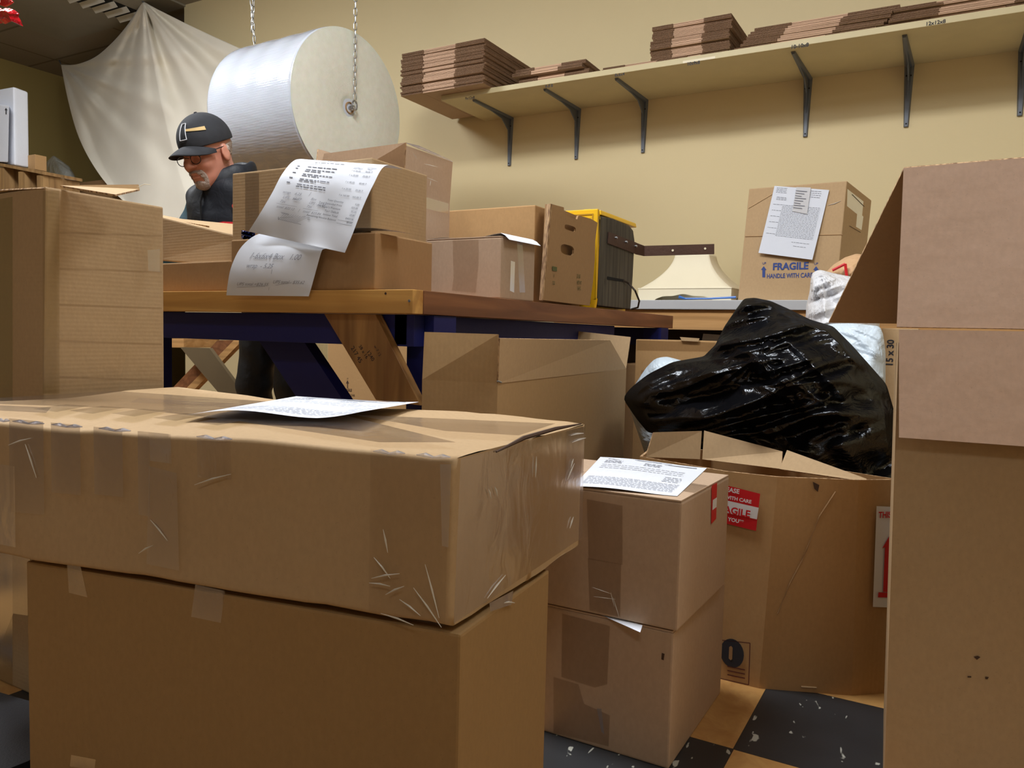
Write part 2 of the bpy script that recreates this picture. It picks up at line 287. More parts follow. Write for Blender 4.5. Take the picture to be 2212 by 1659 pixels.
def bracket():
    t=bpy.data.objects.new('shelf_bracket',None); COL.objects.link(t)
    def arm(L,w0,w1,fn):
        P=[(-w0/2,0),(w0/2,0),(w1/2,L),(-w1/2,L)]; return poly([fn(a,b,0) for a,b in P],V(0,0,0),0)
    va=[(-.021,0),(.021,0),(.011,-.275),(-.011,-.275)]
    M('wall_arm',hexa([V(x,0,z) for x,z in va],[V(x*.6,-.012,z) for x,z in va]),STEEL,t,bevel=.002)
    ha=[(-.021,0),(.021,0),(.010,-.40),(-.010,-.40)]
    M('shelf_arm',hexa([V(x,y,0) for x,y in ha],[V(x*.6,y,-.012) for x,y in ha]),STEEL,t,bevel=.002)
    M('gusset',poly([V(-.003,-.004,-.21),V(-.003,-.028,-.075),V(-.003,-.10,-.028),V(-.003,-.30,-.004),V(-.003,-.004,-.004)],V(-1,0,0),.006),STEEL,t,bevel=.001)
    for p in ((-.009,-.013,-.05),(.009,-.013,-.05),(0,-.011,-.262)): M('screw',lathe([(.0035,0),(.0035,-.002),(.001,-.003)],p,(0,1,0),8),BLACK,t)
    return t
BK=bracket(); bl=['at the left end of the shelf','second from the left end, below the thin carton stack','third from the left end of the shelf','below the stack marked 10-10x8','above and left of the fragile carton','at the far right, cut by the frame']
for i,x in enumerate((-2.315,-1.886,-1.496,-.676,-.243,.19)):
    if i==0: o=BK
    else:
        o=BK.copy(); COL.objects.link(o)
        for c in BK.children: q=c.copy(); COL.objects.link(q); q.parent=o
    o.location=(x,4,1.95); tag(o,'grey steel shelf bracket '+bl[i],'bracket','grey steel shelf brackets')
# ------------------------------------------------------------------ flattened cartons
def flat_carton(w,d,h,name='flattened_carton'):
    L=[]; cuts=[0,.27,.66,1]
    for ply in (0,1):
        z0=ply*h/2; z1=z0+h/2-.0018
        for i in range(3):
            a,b=cuts[i]*w,cuts[i+1]*w; o=0 if i!=1 else .004
            vf=bx(a+(.001 if i else 0),b,o,d-o,z0,z1); L.append((vf,i))
    vs=[];fs=[];mi=[]
    for (v,f),i in L:
        k=len(vs); vs+=v; fs+=[tuple(a+k for a in q) for q in f]
        mi+=[0,0,(2 if i==1 else 1),1,(2 if i==1 else 1),1]
    me=bpy.data.meshes.new(name); me.from_pydata(vs,[],fs)
    for m in (CB['p'],RAW,FOLD): me.materials.append(m)
    me.polygons.foreach_set('material_index',mi); return me
def stack(n,x0,y0,w,d,h,z0,label,group,jit=.006,rz=0,skew=None):
    me=flat_carton(w,d,h)
    for i in range(n):
        o=bpy.data.objects.new('flattened_carton',me); COL.objects.link(o)
        j=random.gauss(0,jit); o.location=(x0+j+(skew(i) if skew else 0),y0+random.gauss(0,jit*.7),z0+i*(h+.0002)); o.rotation_euler[2]=rz+random.gauss(0,.006); tag(o,label,'carton',group)
ZS=1.9775
a=at(866,208,z=ZS); b=at(1042,178,z=ZS); c=at(1114,195,z=ZS)
sd=max(.3,min(.5,(c-b).length)); hh=(at(865,117,y=a.y).z-ZS)
stack(21,a.x,a.y,(b-a).length,.50,hh/21-.0002,ZS,'flattened carton in the tall stack overhanging the left end of the shelf','tall stack at the left end of the shelf')
a=at(1118,193,z=ZS); b=at(1288,168,z=ZS)
stack(5,a.x,a.y,.40,.34,(at(1118,152,y=a.y).z-ZS)/5-.0002,ZS,'flattened carton in the low stack second from the shelf left end','low stack next to the tall left stack',.012)
a=at(1298,162,z=ZS)
stack(4,a.x,a.y,.42,.30,.0085,ZS,'flattened carton in the very thin pile between two taller stacks','thin pile in the middle of the shelf')
a=at(1405,146,z=ZS); b=at(1585,118,z=ZS); hh=at(1405,58,y=a.y).z-ZS
stack(17,a.x,a.y,(b-a).length-.02,.42,hh/17-.0002,ZS,'flattened carton in the tall stack above the mark 10x9x8','tall stack in the middle of the shelf',.008)
# open flopped stack of larger ones
a=at(1586,116,z=ZS)
stack(8,a.x,a.y,.58,.40,.0125,ZS,'flattened carton in the loose skewed stack above the mark 10-10x8','loose skewed stack on the shelf',.012,0,lambda i:.012*i)
a=at(1915,66,z=ZS)
stack(9,a.x,a.y,.66,.42,.0095,ZS,'flattened carton in the stack at the right end of the shelf','stack at the right end of the shelf',.008)
# ------------------------------------------------------------------ cartons
def carton(name,label,base,z0,z1,mat,cat='box',group=None,bev=.0035,top=None,flaps='x',wob=.0,tops=True,sub=0):
    """closed carton: base = FL,FR,RR,RL (xy); top xy optional"""
    top=top or base; B=[V(x,y,z0) for x,y in base]; zz=z1 if isinstance(z1,(list,tuple)) else [z1]*4
    T=[V(x,y,z) for (x,y),z in zip(top,zz)]
    c=sum(B,V(0,0,0))/4; t=thing(name,label,cat,c,group)
    body=M('body',hexa(B,T),[CB[mat]],t,bevel=bev)
    F=dict(front=Face(B[0],B[1]-B[0],T[0]-B[0]),right=Face(B[1],B[2]-B[1],T[1]-B[1]),left=Face(B[3],B[0]-B[3],T[3]-B[3]),top=Face(T[0],T[1]-T[0],T[3]-T[0]))
    if tops:      # two outer flaps with a seam between
        e=.0035; up=V(0,0,e)
        q=[T[0]+(T[1]-T[0])*.004,T[1]-(T[1]-T[0])*.004,T[2]-(T[2]-T[3])*.004,T[3]+(T[2]-T[3])*.004]
        if flaps=='x': mL,mR=(q[0]+q[3])/2,(q[1]+q[2])/2; g=(mL-q[0]).normalized()*.0012; S2=[(q[0],q[1],mR-g,mL-g),(mL+g,mR+g,q[2],q[3])]
        else: mF,mB=(q[0]+q[1])/2,(q[3]+q[2])/2; g=(mF-q[0]).normalized()*.0012; S2=[(q[0],mF-g,mB-g,q[3]),(mF+g,q[1],q[2],mB+g)]
        for s in S2: M('flap',slab([p+up for p in s],.0034),CB[mat],t,bevel=.0008)
        F['top'].o=F['top'].o+V(0,0,e)
    return t,F
def open_shell(t,base,z0,z1,mat,th=.004,floor=True,top=None):
    top=top or base; n=len(base); cx=sum(p[0] for p in base)/n; cy=sum(p[1] for p in base)/n
    def inn(p): d=V(cx-p[0],cy-p[1],0); d.normalize(); return (p[0]+d.x*th*1.4,p[1]+d.y*th*1.4)
    zz=z1 if isinstance(z1,(list,tuple)) else [z1]*n
    B=[V(*p,z0) for p in base]; T=[V(*p,z) for p,z in zip(top,zz)]; Ti=[V(*inn(p),z) for p,z in zip(top,zz)]; Bi=[V(*inn(p),z0+th) for p in base]
    vs=B+T+Ti+Bi; fs=[];mi=[]
    for i in range(n):
        j=(i+1)%n
        fs+=[(i,j,n+j,n+i),(n+i,n+j,2*n+j,2*n+i),(2*n+i,2*n+j,3*n+j,3*n+i)]; mi+=[0,1,0]
    fs+=[tuple(range(n-1,-1,-1)),tuple(range(3*n,4*n))]; mi+=[0,0]
    return M('body',(vs,fs),[CB[mat],EDGE],t,mi=mi)
def flap(t,q,mat='a',th=.004,name='flap',label=None):
    vf=slab(q,th); o=M(name,vf,[CB[mat],EDGE],t,mi=[0,0,1,1,1,1],label=label); return o
# --- big taped parcel A lying over box B
A=[(-1.345,.50),(-.440,.660),(-.462,1.033),(-1.365,1.043)]; zA0,zA1=.393,.570
def mkA():
    t=thing('parcel','large flat taped cardboard parcel lying on top of the big brown box in front','box',(-.9,.8,zA0))
    B=[V(*p,zA0) for p in A]; T=[V(*p,zA1) for p in A]
    faces=[(B[0],B[1],T[0],T[1]),(B[1],B[2],T[1],T[2]),(B[2],B[3],T[2],T[3]),(B[3],B[0],T[3],T[0]),(T[0],T[1],T[3],T[2]),(B[1],B[0],B[2],B[3])]
    vs=[];fs=[]
    for a,b,c,d in faces:
        k=len(vs); v,f=grid(lambda s,q:(a*(1-s)+b*s)*(1-q)+(c*(1-s)+d*s)*q,36,14); vs+=v; fs+=[tuple(x+k for x in y) for y in f]
    me=bpy.data.meshes.new('x'); me.from_pydata(vs,[],fs); bm=bmesh.new(); bm.from_mesh(me); bmesh.ops.remove_doubles(bm,verts=bm.verts,dist=1e-4); bmesh.ops.recalc_face_normals(bm,faces=bm.faces)
    cen=V(-.9,.81,(zA0+zA1)/2)
    for v in bm.verts:
        p=v.co; e=fbm(p*6,3)*.0035+fbm(p*19,2)*.0012
        v.co=p+v.normal*e
        if p.z>zA1-.001: v.co.z+=.004*math.sin(p.x*9+1)*math.sin((p.y)*14)
    bmesh.ops.bevel(bm,geom=[e for e in bm.edges if len(e.link_faces)==2 and e.calc_face_angle(0)>.9],offset=.006,segments=3,affect='EDGES',profile=.5)
    vs=[v.co.copy() for v in bm.verts]; bm.verts.index_update(); fs=[tuple(v.index for v in f.verts) for f in bm.faces]; bm.free(); bpy.data.meshes.remove(me)
    M('body',(vs,fs),CB['a'],t,smooth=True)
    F=dict(front=Face(B[0],B[1]-B[0],V(0,0,1)),right=Face(B[1],B[2]-B[1],V(0,0,1)),top=Face(T[0],V(1,.17,0),V(0,1,0)))
    E=.0055
    ft=F['front']; rt=F['right']; tp=F['top']
    for x0,x1,y1 in ((28,102,1110),(118,181,1068),(210,272,1072),(305,330,1115),(330,376,1000),(432,505,1035)):
        y0=900+(x0)*.098; tapep(t,ft,[(x0,y0),(x1,y0+(x1-x0)*.098),(x1+2,y1),(x0+2,y1-6)],TAPE if x0 not in(330,432) else TAPEW,E)
    tapep(t,ft,[(806,968),(976,990),(966,1348),(802,1318)],TAPEW,E)
    tapep(t,ft,[(330,1005),(390,1020),(395,1230),(325,1215)],TAPE,E+.0006)
    tapep(t,ft,[(0,1000),(40,1006),(42,1180),(0,1172)],TAPEW,E)
    tapep(t,rt,[(985,990),(1255,920),(1250,1160),(970,1345)],TAPEW,E)
    tapep(t,rt,[(1215,930),(1255,921),(1250,1020),(1212,1042)],TAPE,E+.001)
    # tape lines on the top
    for q in ([(0,868),(250,852),(640,880),(985,968),(820,968),(500,918),(280,892),(0,882)],[(760,905),(1200,925),(1120,952),(960,942)],[(300,868),(700,892),(690,898),(280,878)],[(0,885),(110,890),(100,902),(0,897)]):
        tapep(t,tp,q,TAPEW,E+.001)
    for i,(x,y) in enumerate(((72,895),(150,899),(240,905),(330,915),(420,925))): tapep(t,tp,[(x,y-1),(x+70,y-12),(x+120,y-8),(x+50,y+6)],TAPED,E+.0016)
    # wrinkle creases in the tape
    cr=[((430,1045),(508,1022)),((805,1255),(850,1262)),((845,1190),(835,1140)),((900,1265),(960,1350)),((925,1215),(955,1330)),((830,1320),(900,1345)),((810,1245),(870,1235)),((840,1280),(880,1262)),((310,1192),(340,1175)),((335,1120),(372,1165)),((30,960),(78,945)),((66,958),(90,1030)),((815,1200),(850,1245)),((870,1290),(915,1325))]
    for (a,b),(c,d) in cr:
        p,q=ft.px(a,b,E+.002),ft.px(c,d,E+.002); M('tape_crease',tube([p,(p+q)/2+ft.v*.001,q],[.0003,.0011,.0003],5),CREASE,t)
    for (a,b),(c,d) in [((1048,1075),(1042,1055)),((1062,1070),(1056,1050)),((1147,985),(1145,1030)),((1222,940),(1250,935)),((1225,955),(1255,945)),((1220,1140),(1228,1115)),((1100,1330-30),(1075,1300)),((1040,1290),(1080,1240)),((1228,990),(1222,1010)),((1230,1000),(1215,1035))]:
        p,q=rt.px(a,b,E+.002),rt.px(c,d,E+.002); M('tape_crease',tube([p,(p+q)/2+rt.v*.001,q],[.0003,.0012,.0003],5),CREASE,t)
    for x0,x1 in ((4,30),(36,104),(120,186),(222,290),(432,508),(812,880),(905,978)):
        q0,q1=V(*A[0],zA1),V(*A[1],zA1); pts=[]
        for k in range(5):
            xx=x0+(x1-x0)*k/4; p=hit(xx,903+xx*.082,(V(*A[0],zA1+.004),V(0,0,1))); dd=(q1-q0).normalized(); p=q0+dd*(p-q0).dot(dd)+V(0,-.004,.002+.0012*math.sin(k*2.3)); pts.append(p)
        M('tape_edge_glint',tube(pts,[.0006,.0024,.0012,.0026,.0006],6),TAPEL,t)  # thin shiny tubes standing in for glints along the taped top edge
    v=[ft.px(958,1000,E+.003),ft.px(982,1000,E+.003),ft.px(976,1178,E+.003),ft.px(962,1175,E+.003)]
    M('loose_tape',(v,[(0,1,2,3)]),TAPEL,t,label='pale loose end of tape at the front corner')
    p=[rt.px(1060,975,.007),rt.px(1120,945,.007),rt.px(1190,925,.007),rt.px(1245,915,.007)]
    M('torn_edge',tube(p,[.001,.0028,.0026,.001],6),BROWNINK,t,label='dark torn gap along the right top edge')
mkA()
# --- B
Bq=[(-1.05,.565),(-.432,.668),(-.456,.92),(-1.07,.92)]
tB,FB=carton('cardboard_box','big plain brown box under the flat taped parcel, filling the lower left',Bq,0,zA0-.008,'q',tops=False)
tapep(tB,FB['front'],[(423,1262),(487,1276),(478,1345),(414,1332)],TAPE); tapep(tB,FB['front'],[(155,1630),(208,1640),(205,1662),(152,1655)],TAPE); tapep(tB,FB['front'],[(146,1216),(175,1222),(190,1290),(150,1280)],TAPE)
tapep(tB,FB['right'],[(1052,1302),(1104,1275),(1100,1305),(1054,1320)],TAPEL,.003)
# --- C, D stack
tD,FD=carton('cardboard_box','taped square carton on the floor, lower box right of the flat parcel',[(-.70,1.195),(-.367,1.195),(-.366,1.514),(-.70,1.514)],0,.226,'p',flaps='x')
tC,FC=carton('cardboard_box','taped carton with a shipping form on top, upper box right of the flat parcel',[(-.695,1.190),(-.360,1.190),(-.356,1.470),(-.69,1.470)],.232,.440,'p',flaps='x')
f=FD['front']
for q,m in (([(1215,1325),(1318,1352),(1312,1478),(1285,1485),(1213,1462)],TAPE),([(1196,1462),(1250,1478),(1262,1520),(1318,1545),(1315,1612),(1196,1582)],TAPE)): tapep(tD,f,q,m)
tapep(tD,f,[(1290,1530),(1300,1530),(1306,1585),(1300,1580)],TAPEL,.0015)
decal('torn_hole',tD,f,[(1430,1410),(1436,1412),(1434,1426),(1429,1424)],BROWNINK)
f=FC['front']
for q,m in (([(1268,1078),(1345,1092),(1345,1220),(1272,1208)],TAPE),([(1270,1205),(1342,1218),(1340,1332),(1274,1318)],TAPE)): tapep(tC,f,q,m)
for (a,b),(c,d) in (((1280,1268),(1320,1282)),((1283,1288),(1330,1294)),((1325,1290),(1338,1333)),((1320,1280),(1328,1310))):
    p,q=f.px(a,b,.0015),f.px(c,d,.0015); M('tape_crease',tube([p,(p+q)/2,q],[.0002,.0007,.0002],5),CREASE,tC)
decal('red_label',tC,FC['right'],[(1536,1050),(1548,1042),(1546,1120),(1535,1132)],REDINK,.001); decal('label_print',tC,FC['right'],[(1538,1080),(1547,1074),(1546,1095),(1537,1102)],WHITE,.0015)
tapep(tC,FC['top'],[(1330,1020),(1530,1050),(1500,1066),(1300,1036)],TAPE,.001)
# --- left tall box
tL,FL=carton('cardboard_box','tall taped cardboard box standing at the left edge behind the flat parcel',[(-1.80,.80),(-1.445,.80),(-1.405,1.035),(-1.80,1.035)],0,[.934,.938,.938,.934],'h',top=[(-1.76,.80),(-1.405,.80),(-1.405,1.035),(-1.76,1.035)],tops=False)
f=FL['right']; tapep(tL,f,[(92,412),(128,412),(128,850),(92,850)],TAPED); tapep(tL,f,[(318,540),(345,538),(345,588),(320,585)],TAPEL)
for k in range(5):
    y=500+k*78; tapep(tL,f,[(128,y),(349,y+8),(349,y+12),(128,y+5)],TAPE,.0012)
f=FL['front']; tapep(tL,f,[(0,430),(28,425),(28,1600),(0,1600)],TAPED)
tapep(tL,f,[(0,1185),(66,1200),(66,1330),(30,1325),(0,1400)],TAPE,.0012)
flap(tL,[at(130,404,y=.83),at(300,402,y=.93),at(302,412,y=.93),at(250,424,y=.84)],'b',.003); flap(tL,[at(0,409,y=.80),at(96,404,y=.80),V(-1.407,.812,.9385),V(-1.75,.82,.9385)],'b',.003)
M('frayed_string',tube([at(297,405,y=.92),at(312,398,y=.925),at(325,399,y=.93)],.0006,5),CREAM,tL)
# mat
p=[at(-180,1440,z=.012),at(65,1512,z=.012),at(160,1560,z=.012),at(65,1645,z=.012),at(20,1663,z=.012),at(-200,1760,z=.012)]
q=[V(a.x,a.y,0) for a in p]; cq=sum(q,V(0,0,0))/6
mat=M('floor_mat',([V(a.x,a.y,.0005) for a in p]+[cq+(a-cq)*.97+V(0,0,.012-0*a.z) for a in q],[(5,4,3,2,1,0),tuple(range(6,12))]+[(i,(i+1)%6,(i+1)%6+6,i+6) for i in range(6)]),[mk_plain('grey_rubber_mat',(78,80,86),.8,bump=.3,bs=300),BLACK],mi=[1,0]+[1]*6)
tag(mat,'dark grey rubber mat on the floor at the lower left corner','mat')
# --- E open carton in front of the table
cE=at(1075,828,d=1.61); lE=at(912,820,z=cE.z); fE=at(1353,797,z=cE.z); zE=cE.z
lE=V(lE.x,lE.y,0); rl=V(lE.x+fE.x-cE.x,lE.y+fE.y-cE.y,0)
t=thing('open_carton','long open brown carton with raised flaps, in front of the blue workbench','box',V((lE.x+fE.x)/2,(cE.y+fE.y)/2,0))
open_shell(t,[(lE.x,lE.y),(cE.x,cE.y),(fE.x,fE.y),(rl.x,rl.y)],0,zE,'m')
lt=at(917,717,y=lE.y+.01); ct=at(1076,722,y=cE.y-.004)
flap(t,[V(lE.x,lE.y,zE),V(cE.x,cE.y,zE),ct,lt],'m')
f2=[V(cE.x+.002,cE.y,zE),V(fE.x,fE.y,zE),at(1318,735,x=fE.x+.015),at(1080,731,x=cE.x+.018)]
flap(t,[f2[0],f2[1],f2[2],f2[3]],'b')
flap(t,[V(fE.x,fE.y,zE),V(rl.x,rl.y,zE),V(rl.x,rl.y+.02,zE+.115),V(fE.x+.0,fE.y+.03,zE+.10)],'a')
FE=Face((lE.x,lE.y,0),cE.xy.to_3d()-lE,(0,0,1)); FER=Face((cE.x,cE.y,0),V(fE.x-cE.x,fE.y-cE.y,0),(0,0,1))
M('staple',tube([FER.px(1073,823,.002),FER.px(1080,826,.003)],.002,6),ZINC,t)
# --- G taped box behind, plus neighbour
tG,FG=carton('cardboard_box','pale taped box standing behind the black rubbish bag, left of it',[(-.975,2.6),(-.60,2.6),(-.60,2.95),(-.975,2.95)],0,.69,'o',tops=False)
tapep(tG,FG['front'],[(1376,735),(1545,740),(1545,760),(1376,757)],TAPE); tapep(tG,FG['front'],[(1385,800),(1400,798),(1400,935),(1385,930)],TAPE)
flap(tG,[FG['front'].px(1470,728,.004),FG['front'].px(1512,731,.004),FG['front'].px(1510,738,.004),FG['front'].px(1474,736,.004)],'b',.003)
carton('cardboard_box','narrow low box squeezed between the open carton and the pale taped box',[(-1.055,2.66),(-.985,2.66),(-.985,2.80),(-1.055,2.80)],0,.60,'d',tops=False)
# --- H octagonal bin
H0=[(-.59,1.66),(-.383,1.582),(-.305,1.577),(-.135,1.645),(-.06,1.73),(-.06,1.80),(-.50,1.84),(-.60,1.80)]
def adj(px,py): p=at(px,py,z=0); return (p.x,p.y)
Hb=[(-.60,1.655),(-.385,1.578),(-.305,1.577),(-.140,1.645),(-.075,1.70),(-.06,1.78),(-.50,1.90),(-.62,1.80)]
zH=.432
t=thing('octagonal_carton','large many-sided brown carton with fragile stickers, open, under the black bag','box',(-.33,1.72,0))
Ht=[(-.60,1.650),(-.391,1.574),(-.288,1.574),(-.148,1.637),(-.086,1.689),(-.06,1.75),(-.50,1.86),(-.62,1.76)]
open_shell(t,Hb,0,[zH,zH,zH,zH,zH,zH-.01,zH,zH],'o',top=Ht)
def P3(px,py,y): return at(px,py,y=y)
for q in (([(1395,987,1.70),(1512,992,1.80),(1516,931,1.82),(1412,934,1.72)]),([(1517,992,1.80),(1688,1013,1.77),(1690,975,1.80),(1521,930,1.82)]),([(1684,1013,1.77),(1868,1040,1.655),(1872,1034,1.66),(1700,972,1.80)])):
    flap(t,[P3(*p) for p in q],'a')
HF=lambda a,b:Face((*Hb[a],0),V(Hb[b][0]-Hb[a][0],Hb[b][1]-Hb[a][1],0),V(Ht[a][0]-Hb[a][0],Ht[a][1]-Hb[a][1],zH))
Fh1=HF(1,2); Fh0=HF(0,1)
Fh2=HF(2,3); Fh3=HF(3,4)
f=Fh1; e=.0035
st=M('fragile_sticker',([f.px(a,b,e) for a,b in ((1500,1030),(1643,1066),(1634,1146),(1495,1112))],[(0,3,2,1)]),REDINK,t)
M('white_band',([f.px(a,b,e+.0005) for a,b in ((1500,1064),(1640,1096),(1636,1121),(1500,1092))],[(0,3,2,1)]),WHITE,st)
def f_ang(fc,a,b): x0,y0=fc.uv(*a); x1,y1=fc.uv(*b); return math.atan2(y1-y0,x1-x0)
ra=f_ang(f,(1560,1062),(1600,1070))
text_on('white_lettering',st,f,[('PLEASE',.0125,1598,1066,'RIGHT',.03,1,ra),('HANDLE WITH CARE',.0098,1624,1087,'RIGHT',.03,1,ra),('**THANK YOU**',.0105,1607,1131,'RIGHT',.03,1,ra)],WHITE,e+.0009)
text_on('red_lettering',st,f,[('FRAGILE',.0195,1621,1117,'RIGHT',.03,1,ra)],REDINK,e+.0014)
f=Fh3; s2=M('upright_sticker',([f.px(a,b,.005) for a,b in ((1890,1092),(1975,1096),(1965,1312),(1882,1309))],[(0,3,2,1)]),WHITE,t)
text_on('red_lettering',s2,f,[('THIS',.017,1893,1117,'LEFT',.03,.8)],REDINK,.0065)
A2=[(1917,1155),(1932,1180),(1924,1181),(1921,1278),(1903,1276),(1907,1180),(1901,1183)]
M('up_arrow',([f.px(a,b,.0065) for a,b in A2],[tuple(range(6,-1,-1))]),REDINK,s2); M('arrow_base',([f.px(a,b,.0065) for a,b in ((1893,1277),(1950,1279),(1950,1289),(1892,1288))],[(3,2,1,0)]),REDINK,s2)
f=Fh1
k=0
x,y=f.uv(1582,1410); M('round_stamp',mapd(([(x+.024*math.cos(a*.26),y+.03*math.sin(a*.26)) for a in range(24)],[tuple(range(24))]),lambda a,b:f.at(a,b,.003)),mk_plain('stamp_navy',(40,42,52),.7),t)
M('stamp_window',mapd(([(x-.006,y-.012),(x-.002,y-.015),(x+.001,y-.012),(x+.001,y+.012),(x-.002,y+.015),(x-.006,y+.012)],[(0,1,2,3,4,5)]),lambda a,b:f.at(a,b,.0036)),CB['d'],t)
L=[bar(*f.uv(1500,1376),*f.uv(1621,1388),.0018),bar(*f.uv(1621,1388),*f.uv(1618,1478),.0018),bar(*f.uv(1618,1478),*f.uv(1500,1452),.0018)]
for yy in (0,9,18): L.append(bar(*f.uv(1572,1438+yy),*f.uv(1610,1446+yy),.0025))
M('printed_frame',mapd(join(*L),lambda a,b:f.at(a,b,.003)),mk_plain('maroon_print',(96,50,44),.8),t)
M('staple',tube([Fh2.px(1730,1482,.003),Fh2.px(1763,1484,.003)],.0016,6),CB['b'],t)
cr=[(1805,1062),(1770,1115),(1745,1180),(1730,1215),(1705,1262),(1680,1325)]
M('crease_line',tube([Fh2.px(a,b,.001) for a,b in cr],.0016,6),CB['d'],t)
M('torn_notch',([Fh2.px(a,b,.003) for a,b in ((1755,1040),(1769,1047),(1766,1062),(1758,1055))],[(3,2,1,0)]),BROWNINK,t)
# --- K tall box at right
kd=V(.998,.068,0); kn=V(-.068,.998,0); KB=V(-.052,1.19,0); KT=V(-.069,1.228,.73)
t=thing('tall_carton','tall open cardboard carton filling the right edge with a folded collar and raised flap','box',(.2,1.35,0))
W=.50; dp=.40
top=[KT,KT+kd*W,KT+kd*W+kn*dp,KT+kn*dp]; bot=[KB,KB+kd*W,KB+kd*W+kn*dp,KB+kn*dp]
open_shell(t,[(p.x,p.y) for p in bot],0,.70,'a',.005,top=[(p.x,p.y) for p in top])
zc=at(1942,711,d=1.09).z; c0=at(1942,712,d=1.085); c1=at(1942,945,d=1.075); c1.z-=0
u1=c0+kd*W+V(0,0,.002); u2=c1+kd*W
flap(t,[c1,u2,u1,c0],'k',.005,'collar',label='pale rosy collar panel folded down over the front')
u0_=at(1952,363,d=1.11); u3=u0_+kd*W+V(0,0,.012); b0=at(1937,706,d=1.09)
flap(t,[b0,b0+kd*W,u3,u0_],'k',.005,'upper_panel',label='pale rosy upper front panel standing upright')
pb=at(1790,697,y=1.50)
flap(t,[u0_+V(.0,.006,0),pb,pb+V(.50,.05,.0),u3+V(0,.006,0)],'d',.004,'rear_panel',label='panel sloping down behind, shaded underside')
fK=Face(bot[0],kd,KT-KB)
for q in ([(2103,1418),(2112,1416),(2118,1419),(2110,1425)],[(2090,1460),(2098,1460),(2098,1463),(2090,1463)],[(2128,1461),(2136,1462),(2133,1467),(2128,1466)]): decal('puncture',t,fK,q,BROWNINK,.001)
# ------------------------------------------------------------------ workbench
TX0,TX1,TY0,TY1,TZ=-2.15,-1.014,1.353,3.18,.79; TB=.737
t=thing('workbench','heavy wooden packing workbench with navy blue painted frame and diagonal braces','workbench',(-1.53,2.26,0))
M('tabletop',bx(TX0,TX1-.04,TY0+.04,TY1,TB+.02,TZ),REDWOOD,t)
M('front_rail',bx(TX0,TX1-.001,TY0,TY0+.038,TB,TZ-.001),PINE,t,bevel=.0015,label='bright knotty pine front edge board')
M('end_rail',hexa([(TX1-.038,TY0+.039,TB),(TX1,TY0+.039,TB),(TX1-.017,TY1,TB),(TX1-.055,TY1,TB)],[(TX1-.038,TY0+.039,TZ-.001),(TX1,TY0+.039,TZ-.001),(TX1-.017,TY1,TZ-.001),(TX1-.055,TY1,TZ-.001)]),REDWOOD,t,bevel=.0015,label='reddish brown end board')
M('front_apron',bx(TX0+.05,-1.045,1.40,1.438,.665,TB-.001),NAVY,t,bevel=.001)
M('end_apron',bx(-1.10,-1.065,1.40,2.62,.668,TB-.001),NAVY,t,bevel=.001); M('rear_apron',bx(TX0+.05,-1.065,3.05,3.09,.665,TB-.001),NAVY,t)
M('cross_beam',bx(TX0+.05,-1.10,2.60,2.64,.65,TB-.001),BRACEW,t)
for x,y in ((-1.095,1.44),(TX0+.06,1.44),(-1.095,3.0),(TX0+.06,3.0)): M('leg',bx(x,x+.075 if x>-1.5 else x+.05,y,y+.09,0,TB-.001),NAVY,t,bevel=.001)
def pq(L,y): return [at(a,b,y=y) for a,b in L]
q=pq([(700,676),(811,676),(908,876),(812,864)],1.375)
q[0].z=q[1].z=TB-.002
M('brace',hexa([q[3],q[2],q[1],q[0]],[p+V(0,.024,0) for p in (q[3],q[2],q[1],q[0])]),BRACEW,t,bevel=.001,label='bare worn timber brace with pencilled sums')
Fb=Face(q[0],V(1,0,0),V(0,0,1))
text_on('pencilled_sums',t,Fb,[('217 45',.016,758,752,'LEFT',0,1,-.9),('38 x 16',.012,775,748,'LEFT',0,1,-.9),('1240',.014,792,760,'LEFT',0,1,-.9),('w-7 12',.010,808,748,'LEFT',0,1,-.95)],DARKINK,.001)
q=pq([(557,733),(656,737),(742,866),(640,858)],1.47); d=(q[2]-q[1])*.9; q[2]+=d; q[3]+=(q[3]-q[0])*.9
M('brace',hexa([q[3],q[2],q[1],q[0]],[p+V(0,.038,0) for p in (q[3],q[2],q[1],q[0])]),NAVY,t,bevel=.001)
Ft=Face((TX0,TY0,TB),(1,0,0),(0,0,1))
M('screw',lathe([(.003,0),(.003,.001)],Ft.px(884,650,.0),(0,-1,0),10),STEEL,t); M('knot',lathe([(.003,0),(.003,.0004)],Ft.px(833,634,.0),(0,-1,0),10),BROWNINK,t)
# things on the bench, z from TZ
Z0=TZ+.0005
tR,FR=carton('cardboard_box','dark brown carton on the bench under the hanging invoices',[(-1.60,1.372),(-1.135,1.372),(-1.135,1.59),(-1.60,1.59)],Z0,.918,'d',tops=False)
carton('cardboard_box','low brown box on the bench edge under the long tilted box',[(-2.03,1.40),(-1.615,1.38),(-1.615,1.60),(-2.03,1.62)],Z0,.868,'d',tops=False)
y=1.44
t,F2=carton('cardboard_box','brown carton on top of the dark carton, behind the hanging invoice, front face ribbed',[(-1.675,y),(-1.205,y),(-1.205,1.66),(-1.675,1.66)],.9185,1.102,'h',tops=False)
tapep(t,F2['front'],[(530,375),(560,374),(560,500),(530,500)],TAPE)
M('foil_scrap',grid(lambda s,q:V(-1.66+.13*s,1.47+.05*q,1.106+.004*fbm((s*9,q*5,2))),14,5),mk_plain('crumpled_foil_print',(190,192,196),.25,.6,.6,60,var=.5),t)
